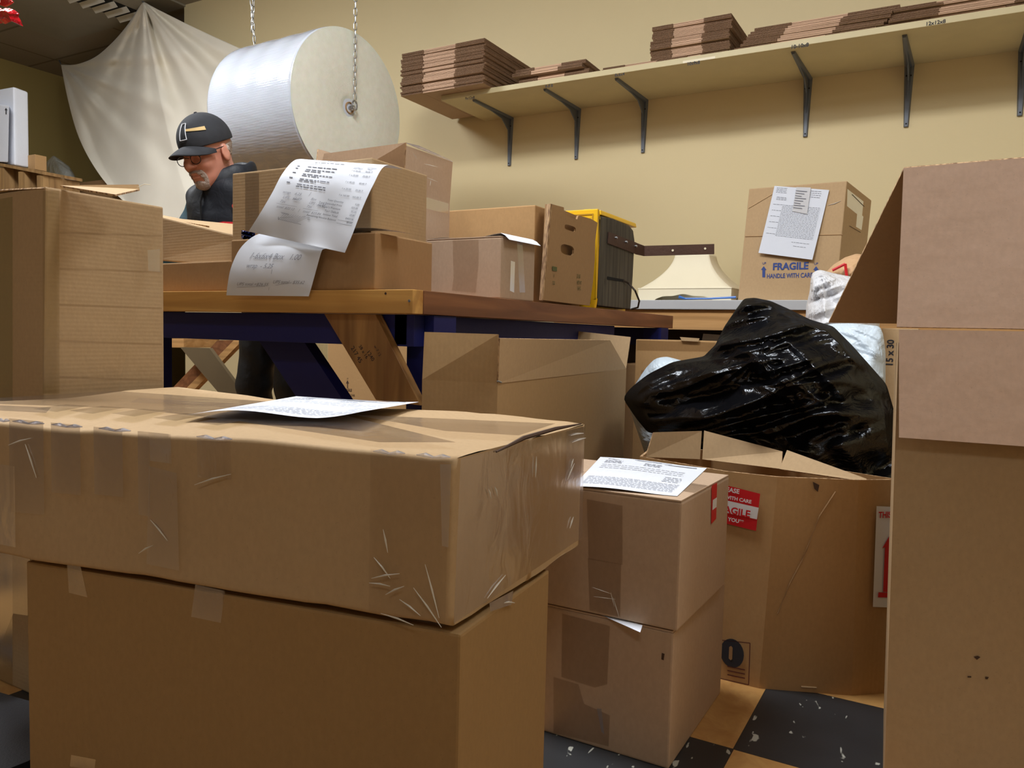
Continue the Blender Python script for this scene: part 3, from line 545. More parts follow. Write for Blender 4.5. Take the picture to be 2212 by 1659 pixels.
# long tilted box left
fz=Face(at(352,470,y=1.50),at(525,512,y=1.46)-at(352,470,y=1.50),at(352,470,y=1.5)-at(352,566,y=1.5))
a0,a1,a2,a3=at(345,563,y=1.50),at(496,577,y=1.46),at(524,512,y=1.46),at(345,468,y=1.50)
tb=thing('long_carton','long narrow carton lying tilted on the low box, in front of the man','box',(a0+a1)/2)
bk=V(.02,.26,.012)
M('body',hexa([a0,a1,a1+bk,a0+bk],[a3,a2,a2+bk,a3+bk]),CB['h'],tb,bevel=.004); flap(tb,[at(352,472,y=1.51),at(452,488,y=1.50),at(450,484,y=1.62),at(352,465,y=1.62)],'b',.004)
# T3 tall box with raised flaps
y=1.75; x1=-1.352; x0=-1.69; dr=.23
zr=at(866,410,y=y).z
t=thing('open_carton','tall rosy box with tall taped flaps standing open, behind the invoices on the bench','box',((x0+x1)/2,y+.11,Z0))
open_shell(t,[(x0,y),(x1,y),(x1,y+dr),(x0,y+dr)],Z0,zr,'p')
tl=at(700,332,y=y-.01); tr=at(876,308,y=y-.03)
flap(t,[V(x0,y,zr),V(x1,y,zr),tr,tl],'p'); rr=at(978,350,x=x1+.01)
flap(t,[V(x1,y+.001,zr),V(x1,y+dr,zr),V(rr.x,rr.y,rr.z),V(x1+.004,y-.02,tr.z+.002)],'p')
flap(t,[V(x0,y+dr,zr),V(x0,y,zr),V(x0-.03,y+.05,zr+.155),V(x0-.03,y+dr,zr+.155)],'p')
f=Face((x0,y,Z0),(1,0,0),(0,0,1)); f2=Face((x1,y,Z0),(0,1,0),(0,0,1))
tapep(t,f,[(803,355),(872,350),(866,410),(803,412)],TAPEW,.012); tapep(t,f,[(842,418),(862,416),(862,620),(842,620)],TAPE)
tapep(t,f2,[(900,535),(925,530),(925,600),(888,600),(888,575),(900,574)],TAPED)
tapep(t,f2,[(872,412),(968,440),(968,462),(872,440)],TAPEW,.0015)
for (a,b),(c,d) in (((905,355),(935,362)),((912,385),(935,394)),((920,390),(918,402)),((880,330),(890,345))):
    p,q=f2.px(a,b,.018),f2.px(c,d,.018); M('tape_crease',tube([p,(p+q)/2,q],[.0002,.0008,.0002],5),CREASE,t)
M('tape_fringe',tube([at(878,309,x=x1+.004),at(905,318,x=x1+.006),at(940,333,x=x1+.008),at(977,349,x=x1+.01)],[.001,.004,.003,.001],6),TAPEL,t)
# T4 small taped box
y=1.768
t4,F4=carton('cardboard_box','small taped carton with a paper on its lid, at the bench right edge',[(-1.283,y),(-1.043,y),(-1.030,y+.165),(-1.27,y+.165)],Z0,.950,'p',flaps='x')
tapep(t4,F4['front'],[(978,515),(1034,516),(1034,572),(1028,632),(976,628),(980,600)],TAPEW); tapep(t4,F4['right'],[(1116,515),(1128,520),(1134,632),(1122,632)],TAPE); tapep(t4,F4['right'],[(1103,563),(1112,566),(1110,632),(1101,628)],TAPEL)
# T5 wide box
t5,F5=carton('cardboard_box','wide plain carton behind the small taped carton on the bench',[(-1.392,2.03),(-1.085,2.03),(-1.085,2.36),(-1.392,2.36)],Z0,1.076,'o',tops=False)
decal('green_print',t5,F5['front'],[(1149,585),(1152,585),(1152,632),(1149,632)],mk_plain('green_label',(30,90,60),.6)); 
# T6 folded panel with hand holes
t=thing('folded_carton','folded double-wall carton standing on edge with hand holes and weight print','box',(-1.06,2.19,Z0))
def T6(px,py,x=-1.036): return at(px,py,x=x)
out=[(1190,441),(1216,448),(1217,463),(1226,469),(1236,471),(1245,474),(1247,467),(1250,466),(1262,469),(1275,473),(1289,481),(1284,520),(1283,560),(1279,610),(1272,660),(1225,655),(1170,648),(1177,590),(1184,520)]
def holepoly(outer,holes,f,th,n,mats,name,parent):
    cu=bpy.data.curves.new('c','CURVE'); cu.dimensions='2D'; cu.fill_mode='BOTH'; cu.extrude=th/2
    for L in [outer]+holes:
        s=cu.splines.new('POLY'); s.points.add(len(L)-1); s.use_cyclic_u=True
        for p,(a,b) in zip(s.points,L): p.co=(a,b,0,1)
    o=bpy.data.objects.new('c',cu); me=o.to_mesh(); vs=[f.o+f.u*v.co.x+f.v*v.co.y+f.n*v.co.z for v in me.vertices]; fs=[tuple(p.vertices) for p in me.polygons]; o.to_mesh_clear(); bpy.data.objects.remove(o)
    return M(name,(vs,fs),mats,parent)
f6=Face(V(-1.036,2.0,Z0),(0,1,0),(0,0,1))
def ov(cx,cy,w,h,n=16): x,y=f6.uv(cx,cy); return [(x+w*max(-1,min(1,1.15*math.cos(a*2*math.pi/n))),y+h*max(-1,min(1,1.15*math.sin(a*2*math.pi/n)))) for a in range(n)]
holepoly([f6.uv(a,b) for a,b in out][::-1],[ov(1230,493,.040,.008),ov(1224,540,.046,.015)],f6,.006,None,CB['d'],'outer_panel',t)
f6b=Face(V(-1.058,2.0,Z0),(0,1,0),(0,0,1)); q=[(1180,441),(1190,443),(1280,480),(1272,655),(1170,645)]
M('inner_panel',poly([f6b.px(a,b) for a,b in q],V(1,0,0),.005),CB['d'],t)
M('raw_edge',hexa([f6b.px(1164,648),f6.px(1169,650,.004),f6.px(1171,648,.004),f6b.px(1168,648)],[f6b.px(1180,441),f6.px(1186,440,.004),f6.px(1190,441,.004),f6b.px(1184,441)]),EDGE,t)
text_on('weight_print',t,f6,[('25 LBS',.017,1243,600,'LEFT',.01,.55),('NET WT',.017,1243,614,'LEFT',.01,.55),('11.34 KG',.017,1243,626,'LEFT',.01,.45),('F',.014,1193,600,'LEFT',.01,.6),('CCLE',.014,1190,614,'LEFT',.01,.5)],GREENINK,.005)
decal('green_square',t,f6,[(1190,575),(1200,577),(1200,586),(1190,585)],GREENINK,.005)
bt=M('bottle',lathe([(.0,0),(.016,.0),(.018,.01),(.018,.09),(.006,.12),(.006,.14)],V(-1.066,2.125,.885),(0,1,-.12),20),mk_plain('dark_glossy_glass',(14,14,20),.08),None,smooth=True)
bpy.data.objects.remove(bt)
dk=M('dark_container',lathe([(.014,0),(.021,.004),(.021,.05),(.015,.056)],f6b.px(1212,541,-.03),(0,1,0),20),mk_plain('dark_gloss_plastic',(16,16,22),.1),None,smooth=True); tag(dk,'glossy black rounded container showing through the lower hand hole','container')
# T7 yellow frames
f7=Face(V(-1.27,2.395,Z0),(1,0,0),(0,0,1)); t=thing('picture_frame','yellow mitred picture frame standing behind the hand-hole carton','frame',(-1.16,2.40,Z0))
def fr(x0,x1,z0,z1,y0,y1,w): return join(bx(x0,x1,y0,y1,z1-w,z1),bx(x0,x1,y0,y1,z0,z0+w),bx(x0,x0+w,y0,y1,z0+w,z1-w),bx(x1-w,x1,y0,y1,z0+w,z1-w))
M('moulding',fr(-1.29,-1.046,Z0,1.117,2.395,2.41,.03),YELLOW,t,bevel=.003); M('groove',fr(-1.275,-1.061,Z0+.015,1.102,2.3935,2.3949,.004),mk_plain('darker_yellow',(170,128,20),.6),t); M('backing',bx(-1.26,-1.076,2.40,2.408,Z0+.03,1.087),CREAM,t)
# T8 weathered panel
t=thing('weathered_panel','weathered dark grey wooden panel with an iron strap, standing on the bench end','panel',(-1.07,2.58,Z0))
f8=Face(V(-1.045,2.43,Z0),(0,1,0),(0,0,1)); 
pts=[f8.px(a,b,0) for a,b in ((1292,660),(1362,668),(1367,600),(1371,520),(1368,498),(1360,488),(1325,472),(1294,466))]
for p in pts: p.z=max(p.z,Z0)
M('board',poly(pts,V(1,0,0),.04),GREYW,t,bevel=.003)
decal('slot',t,f8,[(1311,597),(1348,604),(1345,609),(1311,604)],BLACK,.0012)
M('strap',poly([f8.px(a,b,.005) for a,b in ((1311,526),(1372,549),(1373,526),(1372,524),(1313,501))],V(1,0,0),.004),IRON,t,bevel=.0008)
p0,p1=f8.px(1371,524,.004),f8.px(1371,549,.004); ym=2.86
B1,B2=at(1392,531,y=2.80),at(1392,553,y=2.80); C1,C2=at(1543,527,y=2.92),at(1543,549,y=2.92)
hs=V(-.004,.004,0)
M('strap_end',join(hexa([p0,p1,B2,B1],[x+hs for x in (p0,p1,B2,B1)]),hexa([B1,B2,C2,C1],[x+hs for x in (B1,B2,C2,C1)])),IRON,t)
fs_=Face(B2,C2-B2,V(0,0,1))
for a,b in ((1453,541),(1523,537)): M('bolt_hole',lathe([(.0042,0),(.0042,.0006)],fs_.px(a,b,.001),fs_.n,12),CREAM,t)
for a,b in ((1326,514),(1348,523),(1369,532)): M('bolt',lathe([(.0045,0),(.0045,.007),(.002,.009)],f8.px(a,b,.005),(1,0,0),6),ZINC,t)
M('cord',tube([f8.px(1345,606,.003),at(1358,612,x=-1.035),at(1372,628,x=-1.0),at(1381,650,x=-.995),at(1378,664,x=-1.01),at(1364,668,x=-1.035)],.0035,8),mk_plain('dark_cord',(58,46,36),.7),t)
yb=M('yellow_board',join(hexa([(-1.12,2.43,Z0),(-1.092,2.43,Z0),(-1.092,2.79,Z0),(-1.12,2.79,Z0)],[(-1.115,2.43,1.124),(-1.088,2.43,1.124),(-1.088,2.79,1.124),(-1.115,2.79,1.124)]),hexa([(-1.09,2.44,1.104),(-1.052,2.44,1.104),(-1.052,2.775,1.104),(-1.09,2.775,1.104)],[(-1.09,2.44,1.122),(-1.056,2.44,1.120),(-1.056,2.775,1.120),(-1.09,2.775,1.122)])),YELLOW,bevel=.003); tag(yb,'yellow lacquered board leaning behind and over the weathered grey panel','board')
# ------------------------------------------------------------------ rear counter and what is on it
t=thing('counter_table','long worktable against the back wall with light grey top and pine apron','table',(-.3,3.68,0))
M('top',bx(-1.7,1.0,3.35,3.99,.823,.864),COUNTER,t,bevel=.003); M('apron',bx(-1.68,.98,3.365,3.40,.735,.822),PALE,t)
for x in (-1.65,-.2,.9): M('leg',bx(x,x+.08,3.41,3.49,0,.822),PALE,t); M('leg',bx(x,x+.08,3.88,3.96,0,.822),PALE,t)
cdk=[at(1430,704,y=3.45),at(1700,704,y=3.45)]
tl,Fl_=carton('cardboard_box','carton printed fragile handle with care, standing on the rear counter with an invoice on it',[(-.825,3.42),(-.425,3.375),(-.358,3.66),(-.758,3.705)],.8645,[1.340,1.336,1.30,1.305],'b',bev=.004,tops=False,top=[(-.797,3.42),(-.405,3.375),(-.338,3.66),(-.735,3.705)])
f=Fl_['front']; r=Fl_['right']
M('fold_line',tube([f.px(1610,511,.001),f.px(1822,507,.001)],.0016,6),CB['d'],tl)
M('crease_line',tube([f.px(1617,450,.001),f.px(1668,420,.001)],.0016,6),CB['b'],tl)
M('tape_crease',tube([f.px(1788,444,.002),f.px(1803,440,.002),f.px(1817,434,.002)],[.0004,.0018,.0004],6),CREASE,tl)
ra=f_ang(f,(1660,585),(1740,586))
text_on('fragile_print',tl,f,[('FRAGILE',.040,1707,582,'CENTER',.035,.98),('HANDLE WITH CARE',.0265,1705,600,'CENTER',.02,.74),('UP',.013,1651,571,'CENTER',.01),('UP',.013,1763,572,'CENTER',.01)],BLUEINK,.0015)
for cx in (1650,1763):
    M('up_arrow',([f.px(cx+a,575+b,.0015) for a,b in ((0,0),(6,8),(3.2,8),(3,24),(-3,24),(-3,8),(-6,8))],[tuple(range(6,-1,-1))]),BLUEINK,tl)
tapep(tl,r,[(1830,408),(1868,438),(1866,475),(1829,445)],TAPEL,.001); tapep(tl,r,[(1851,455),(1864,468),(1860,497),(1848,490)],TAPEL,.002)
M('printed_line',join(tube([r.px(1840,420,.002),r.px(1866,446,.002)],.001,4),tube([r.px(1834,488,.002),r.px(1858,502,.002)],.001,4)),BROWNINK,tl)
# lampshade
cx,cy=-1.075,3.62
t=thing('lampshade','cream flared pagoda lampshade with scalloped lower rim, standing on the rear counter','lampshade',(cx,cy,.865))
def sq(th,r):
    k=1/max(abs(math.cos(th)),abs(math.sin(th)))**.9; return r*k*math.cos(th),r*k*math.sin(th)
def prof(q):     # q 0 top..1
    return .082+.118*(q**2.0)+.02*q
def shade(s,q):
    x,y=sq(s*2*math.pi,prof(q)); return V(cx+x,cy+y*.8,1.085-.165*q)
M('shade',grid(lambda s,q:shade(1-s,q),96,16),CREAM,t,smooth=True)
def gal(s,q):
    th=s*2*math.pi; x,y=sq(th,.222); zb=.866; a=(x if abs(y)>=abs(x) else y)/.222
    if abs(a)<.62: zb+=.026*(math.cos(a/.62*math.pi/2)**.6)*(1+.12*math.cos(a*14))
    return V(cx+x,cy+y*.8,.920+(zb-.920)*q)
g_=M('gallery',grid(lambda s,q:gal(1-s,q),192,4),CREAM,t)
for o in t.children:
    m=o.modifiers.new('s','SOLIDIFY'); m.thickness=.002
M('rim_wire',tube([V(cx+sq(a/48*2*math.pi,.222)[0],cy+sq(a/48*2*math.pi,.222)[1]*.8,.921) for a in range(48)],.003,6,True),CREAM,t)
bs=M('blue_rod',tube([at(1466,641,y=3.38),at(1480,645,y=3.39),at(1530,645,y=3.40),at(1590,642,y=3.41)],[.007,.004,.004,.005],8),mk_plain('blue_plastic',(40,110,200),.35)); tag(bs,'thin blue plastic rod lying on the counter in front of the lampshade','rod')
bs.location.z+=max(0,.8645-min((bs.matrix_world@v.co).z+bs.location.z for v in bs.data.vertices))
# under counter
wf=M('white_panel',slab([V(-1.10,3.46,0),V(-.72,3.46,0),V(-.80,3.6,.71),V(-1.02,3.6,.72)],.02),WHITE); tag(wf,'white panel leaning in the dark under the rear counter','panel')
dbk=M('dark_backing',bx(-1.6,-.25,3.62,3.8,0,.80),mk_plain('dark_shade_fill',(60,46,36),.9)); dbk.name='shade_backdrop'; tag(dbk,'dark crate added under the rear counter behind the white panel to stand for shade','backdrop')  # dark block put in to stand for the shade under the counter
# under-bench fragile carton behind
tu,Fu=carton('cardboard_box','tall carton printed fragile seen through the bench braces',[(-2.97,3.2),(-2.25,3.2),(-2.25,3.45),(-2.97,3.45)],0,.74,'o',tops=False)
f=Fu['front']; text_on('fragile_print',tu,f,[('FRAGILE',.020,751,845,'CENTER',.02,.8),('HANDLE WITH CARE',.015,751,855,'CENTER',.01,.7),('UP',.010,751,819,'CENTER')],BROWNINK,.0015)
M('up_arrow',([f.px(751+a,821+b,.0015) for a,b in ((0,0),(3.2,7),(.9,7),(.9,17),(-.9,17),(-.9,7),(-3.2,7))],[tuple(range(6,-1,-1))]),BROWNINK,tu)
tapep(tu,f,[(668,740),(708,740),(708,850),(690,830)],TAPED)
# trestle left under bench
t=thing('trestle_stand','small trestle stand with crossed wooden legs seen under the bench at left','stand',(-3.3,2.75,0))
M('top',hexa([at(330,750,y=2.62),at(397,751,y=2.62),at(397,751,y=2.62)+V(0,.22,0),at(330,750,y=2.62)+V(0,.22,0)],[at(330,731,y=2.62),at(397,731,y=2.62),at(397,731,y=2.62)+V(0,.22,0),at(330,731,y=2.62)+V(0,.22,0)]),PALE,t)
def slant(L,y,th,mat,nm,ext=1.0):
    q=pq(L,y); q[2]=q[1]+(q[2]-q[1])*ext; q[3]=q[0]+(q[3]-q[0])*ext; 
    for p in q: p.z=max(p.z,0)
    return M(nm,hexa([q[3],q[2],q[1],q[0]],[p+V(0,th,0) for p in (q[3],q[2],q[1],q[0])]),mat,t)
slant([(389,750),(452,752),(515,838),(460,842)],2.60,.02,mk_plain('grey_brown_board',(104,88,62),.7),'leg',3.2)
slant([(505,735),(524,735),(444,835),(425,838)],2.66,.03,PALE,'leg',3.2); slant([(470,735),(505,735),(425,838),(395,838)],2.66,.01,REDWOOD,'leg',3.2)
gb,_=carton('grey_box','dull grey-brown box on the floor under the bench, far left',[(-3.25,2.05),(-3.03,2.05),(-3.03,2.2),(-3.25,2.2)],0,.60,'d',tops=False)
# ------------------------------------------------------------------ bubble wrap roll on chains
def mk_bubble():
    g=N('bubble_wrap_plastic'); c=(.82,.86,.94); vo=g.a('ShaderNodeTexVoronoi'); vo.inputs['Scale'].default_value=95; vo.inputs['Randomness'].default_value=.15; g.l(g.co,vo.inputs['Vector'])
    wv=g.a('ShaderNodeTexWave',bands_direction='X'); wv.wave_type='BANDS'; wv.inputs['Scale'].default_value=3; wv.inputs['Distortion'].default_value=2
    g.base(g.mix(g.noise(5,3),(.55,.59,.68),(.64,.68,.76))); g.set(rough=.2,spec=.7,coat=.7,sub=.1)
    b=g.bump(vo.outputs['Distance'],.3,.002); g.bump(g.noise(9,3,g.mp((.8,3,3))),.16,.01,b); return g.m
def mk_roll_end():
    g=N('bubble_roll_end'); g.base(g.mix(g.noise(30,3),lin((214,214,200)),lin((232,232,222)))); g.set(rough=.4,sub=.3,spec=.5); g.bump(g.noise(160,3),.35,.003); return g.m
rc=V(-2.585,2.92,1.762); ax=V(-.97,.06,.012).normalized(); R=.363; Lr=.60
t=thing('bubble_wrap_roll','huge roll of bubble wrap hanging on chains above the man','roll',rc+ax*Lr/2-V(0,0,R))
M('wrap',lathe([(R-.012,.002),(R-.003,.006),(R,.016)]+[(R+.0012*math.sin(k*.9),.02+k*(Lr-.04)/24) for k in range(25)]+[(R,Lr-.016),(R-.006,Lr-.004),(R-.02,Lr)],rc,ax,160,True),mk_bubble(),t,smooth=False)
for p in t.children[0].data.polygons: p.use_smooth=True
def endf(s,q):
    r=.026+(R-.028)*q; a=s*2*math.pi; s_=ax.cross(V(0,0,1)).normalized(); t_=ax.cross(s_)
    h=-.010*math.sin(q*math.pi)-.0005*fbm((q*30,math.cos(a)*2,math.sin(a)*2)); h+= .006*max(0,1-q*9)
    return rc+(s_*math.cos(a)+t_*math.sin(a))*r+ax*h
M('roll_end',grid(lambda s,q:endf(s,q),128,60),mk_roll_end(),t,smooth=True)
M('core',lathe([(.027,-.004),(.027,.2),(.023,.2),(.023,-.004),(.027,-.004)],rc,ax,32,False),CB['d'],t)
M('axle_rod',tube([rc-ax*.030,rc+ax*(Lr+.02)],.008,10),ZINC,t)
# steel ring (carabiner) at the near end
ring=[rc-ax*.034+V(0,.0,.006)+(V(0,1,0)*math.cos(a/24*2*math.pi)*.016+V(0,0,1)*math.sin(a/24*2*math.pi)*.022) for a in range(24)]
def link_mesh():
    L,r=.022,.007; path=[]
    for a in range(8): an=math.pi*a/7; path.append(V(math.cos(an)*r,0,L/2+math.sin(an)*r))
    for a in range(8): an=math.pi+math.pi*a/7; path.append(V(math.cos(an)*r,0,-L/2+math.sin(an)*r))
    v,f=tube(path,.0022,6,True); me=bpy.data.meshes.new('link'); me.from_pydata(v,[],f); me.materials.append(ZINC); me.polygons.foreach_set('use_smooth',[True]*len(f)); return me
LM=link_mesh()
def chain(label,a,b,rg=None):
    t=thing('chain',label,'chain',b); n=int((a-b).length/.0325); d=(a-b).normalized(); q=d.to_track_quat('Z','Y').to_euler()
    for i in range(n+1):
        o=bpy.data.objects.new('link',LM); COL.objects.link(o); o.parent=t; o.location=d*(i*.0325+.018)
        o.rotation_mode='QUATERNION'; o.rotation_quaternion=d.to_track_quat('Z','Y')@Matrix.Rotation(math.pi/2*(i%2)+.35,3,'Z').to_quaternion()
    if rg: M('ring',tube(rg,.0045,8,True),ZINC,t)
    return t
pe=rc-ax*.034+V(0,0,.028); ptop=hit(768,0,(pe,ax)); ptop=pe+(ptop-pe)*((CEIL-.01-pe.z)/(ptop.z-pe.z))
chain('steel chain holding the near end of the bubble wrap roll',ptop,pe,ring)
far=rc+ax*(Lr+.02)
pb=at(551,97,y=far.y); a=at(543,0,y=far.y)
pb2=V(pb.x,pb.y,pb.z-.02); a2=pb2+(a-pb2)*((CEIL-.01-pb2.z)/(a.z-pb2.z)); chain('steel chain at the far end of the bubble wrap roll, longer strand',a2,pb2)
pb=at(544,70,y=far.y+.02); a=at(548,0,y=far.y+.02); a2=pb+(a-pb)*((CEIL-.01-pb.z)/(a.z-pb.z)); chain('short doubled strand of steel chain beside the far-end chain of the roll',a2,pb)
# ------------------------------------------------------------------ drop cloth
def interp(L,s):
    n=len(L)-1; i=min(int(s*n),n-1); f=s*n-i; 
    p0=L[max(i-1,0)];p1=L[i];p2=L[i+1];p3=L[min(i+2,n)]
    if i==5: p3=p2
    return [ .5*((2*b)+(-a+c)*f+(2*a-5*b+4*c-d)*f*f+(-a+3*b-3*c+d)*f**3) for a,b,c,d in zip(p0,p1,p2,p3)]
topP=[(132,140,4.30),(165,139,4.24),(205,124,4.14),(243,92,4.04),(275,55,3.95),(297,22,3.87),(309,3,3.80),(340,20,3.80),(400,50,3.82),(455,76,3.85),(515,103,3.88),(600,140,3.88)]
botP=[(300,462,3.62),(320,480,3.6),(345,490,3.6),(370,500,3.6),(395,505,3.6),(420,510,3.6),(440,512,3.6),(470,515,3.62),(500,518,3.64),(530,520,3.66),(565,520,3.7),(600,522,3.72)]
lefP=[(132,140,4.30),(147,215,4.1),(168,290,3.95),(200,355,3.82),(243,412,3.7),(300,462,3.62)]
rigP=[(600,140,3.88),(600,330,3.8),(600,522,3.72)]
def cloth(s,q):
    def top(s):     # piecewise with kink at pin
        k=s*11; i=min(int(k),10); f=k-i; a=topP[i];b=topP[i+1]; 
        return [x+(y-x)*f for x,y in zip(a,b)]
    T=interp(topP[:7],s*11/6) if s<=6/11 else top(s); Bt=interp(botP,s); L=interp(lefP,q); Rr=interp(rigP,q)
    c00,c10,c01,c11=topP[0],topP[-1],botP[0],botP[-1]
    p=[ (1-q)*T[i]+q*Bt[i]+(1-s)*L[i]+s*Rr[i]-((1-s)*(1-q)*c00[i]+s*(1-q)*c10[i]+(1-s)*q*c01[i]+s*q*c11[i]) for i in range(3)]
    x,y=p[0],p[1]; d1=math.hypot(x-310,y-3)+12; a1=math.atan2(y-3,x-310); d2=math.hypot(x-132,y-140)+12; a2=math.atan2(y-140,x-132)
    w1=min(1,d1/60)*math.exp(-d1/420); w2=min(1,d2/50)*math.exp(-d2/230)
    f=w1*(.060*math.sin(a1*11+.5)+.026*math.sin(a1*25+2+d1*.003))+w2*(.05*math.sin(a2*12)+.02*math.sin(a2*27+1))
    f+=.008*fbm((x*.010,y*.004,3)); e=min(1,s*12)*min(1,(q+.02)*10)
    yy=min(p[2]+f*e,3.93 if x>395 else 9); return at(x,y,y=yy)
CL=N('cream_muslin'); CL.base(CL.mix(CL.noise(4,3),lin((232,224,208)),lin((242,236,220)))); CL.set(rough=.85,sheen=.3); CL.bump(CL.noise(300,2),.15,.002)
cl=M('drop_cloth',grid(cloth,130,90),CL.m,smooth=True); cl.modifiers.new('s','SOLIDIFY').thickness=.002; tag(cl,'large cream cloth pinned to the ceiling and sagging behind the man','cloth')
k1=M('clip',tube([at(131,138,y=4.28),at(128,130,y=4.3),at(127,131,z=CEIL)],.006,6),STEEL,cl); k2=M('clip',tube([at(309,4,y=3.79),at(307,0,y=3.79),at(306,-3,y=3.8)],.008,6),STEEL,cl)
# ------------------------------------------------------------------ left background goods
FOAM=mk_plain('white_foam',(222,226,236),.7,bump=.15,bs=120,var=.02)
pl=thing('wooden_pallet','rough wooden pallet stacked high at the left edge under white foam boxes','pallet',(-5.45,3.2,0))
y=3.0
zt=at(65,362,y=y).z
M('deck',slab([V(-6.2,y,zt+.10),V(-6.2,y,zt+.13),V(-6.2,y+.8,zt+.13),V(-6.2,y+.8,zt+.10)],-.0),PALLET,pl)
bpy.data.objects.remove(pl.children[0])
za,zb=at(0,352,y=y),at(92,370,y=y)
def topz(x): return za.z+(zb.z-za.z)*(x-za.x)/(zb.x-za.x)
for k in range(2):
    yy=y+k*.15; M('deck_board',hexa([(-6.2,yy,topz(-6.2)-.02),(zb.x,yy,zb.z-.02),(zb.x,yy+.12,zb.z-.02),(-6.2,yy+.12,topz(-6.2)-.02)],[(-6.2,yy,topz(-6.2)),(zb.x,yy,zb.z),(zb.x,yy+.12,zb.z),(-6.2,yy+.12,topz(-6.2))]),PALLET,pl)
for px in (3,46,86):
    p=at(px,385,y=y+.01); w=.035; M('stringer',bx(p.x-w,p.x+w,y+.01,y+.26,1.45,topz(p.x+w)-.022),PALLET,pl)
M('inside_shade',bx(-6.2,zb.x-.03,y+.23,y+.255,1.46,1.60),BLACK,pl)  # black slab standing in for the shade inside the pallet openings
rk=thing('storage_rack','dark storage rack carrying the pallet, mostly hidden at the left','rack',(-5.6,3.4,0))
M('shelf_board',bx(-6.3,zb.x+.03,2.95,3.32,1.41,1.448),PALLET,rk)
for x in (-6.28,zb.x-.05):
    for yy in (2.98,3.22): M('post',bx(x,x+.06,yy,yy+.06,0,1.409),PALLET,rk)
zz=topz(-5.55)+.001
fc=at(32,357,y=3.06); fr_=at(64,362,x=fc.x); ft_=at(32,186,y=3.06).z; fb=topz(fc.x)+.004
f1=M('foam_box',hexa([(fc.x-.6,3.06,fb+.05),(fc.x,3.06,fb),(fc.x,fr_.y,fb),(fc.x-.6,fr_.y,fb+.05)],[(fc.x-.6,3.06,ft_+.02),(fc.x,3.06,ft_),(fc.x,fr_.y,ft_-.01),(fc.x-.6,fr_.y,ft_+.02)]),FOAM,bevel=.015,seg=3); tag(f1,'tall white foam box on the pallet, the rear one of two','foam box')
f2=M('foam_box',hexa([(-6.05,3.005,topz(-6.0)),at(17,351,y=3.005),at(18,351,y=3.05),(-6.05,3.05,topz(-6.0))],[at(-60,218,y=3.005),at(20,228,y=3.005),at(20,228,y=3.05),at(-60,218,y=3.05)]),FOAM,bevel=.008); tag(f2,'smaller white box with a black up arrow, in front of the tall foam box','foam box')
ff=Face(at(17,350,y=3.005),V(1,0,0),V(0,0,1)); M('up_arrow',([ff.px(14+a,233+b,.003) for a,b in ((0,0),(3,5),(1,5),(1,14),(-1,14),(-1,5),(-3,5))],[tuple(range(6,-1,-1))]),DARKINK,f2)
sx=at(76,363,y=3.15).x; sy2=at(101,366,x=sx).y; szb=topz(sx)+.002; szt=at(76,333,y=3.15).z
s1=M('small_box',bx(sx-.09,sx,3.15,min(sy2,3.5),szb,szt),CB['o'],bevel=.003); tag(s1,'small brown box on the pallet right of the white foam box','box')
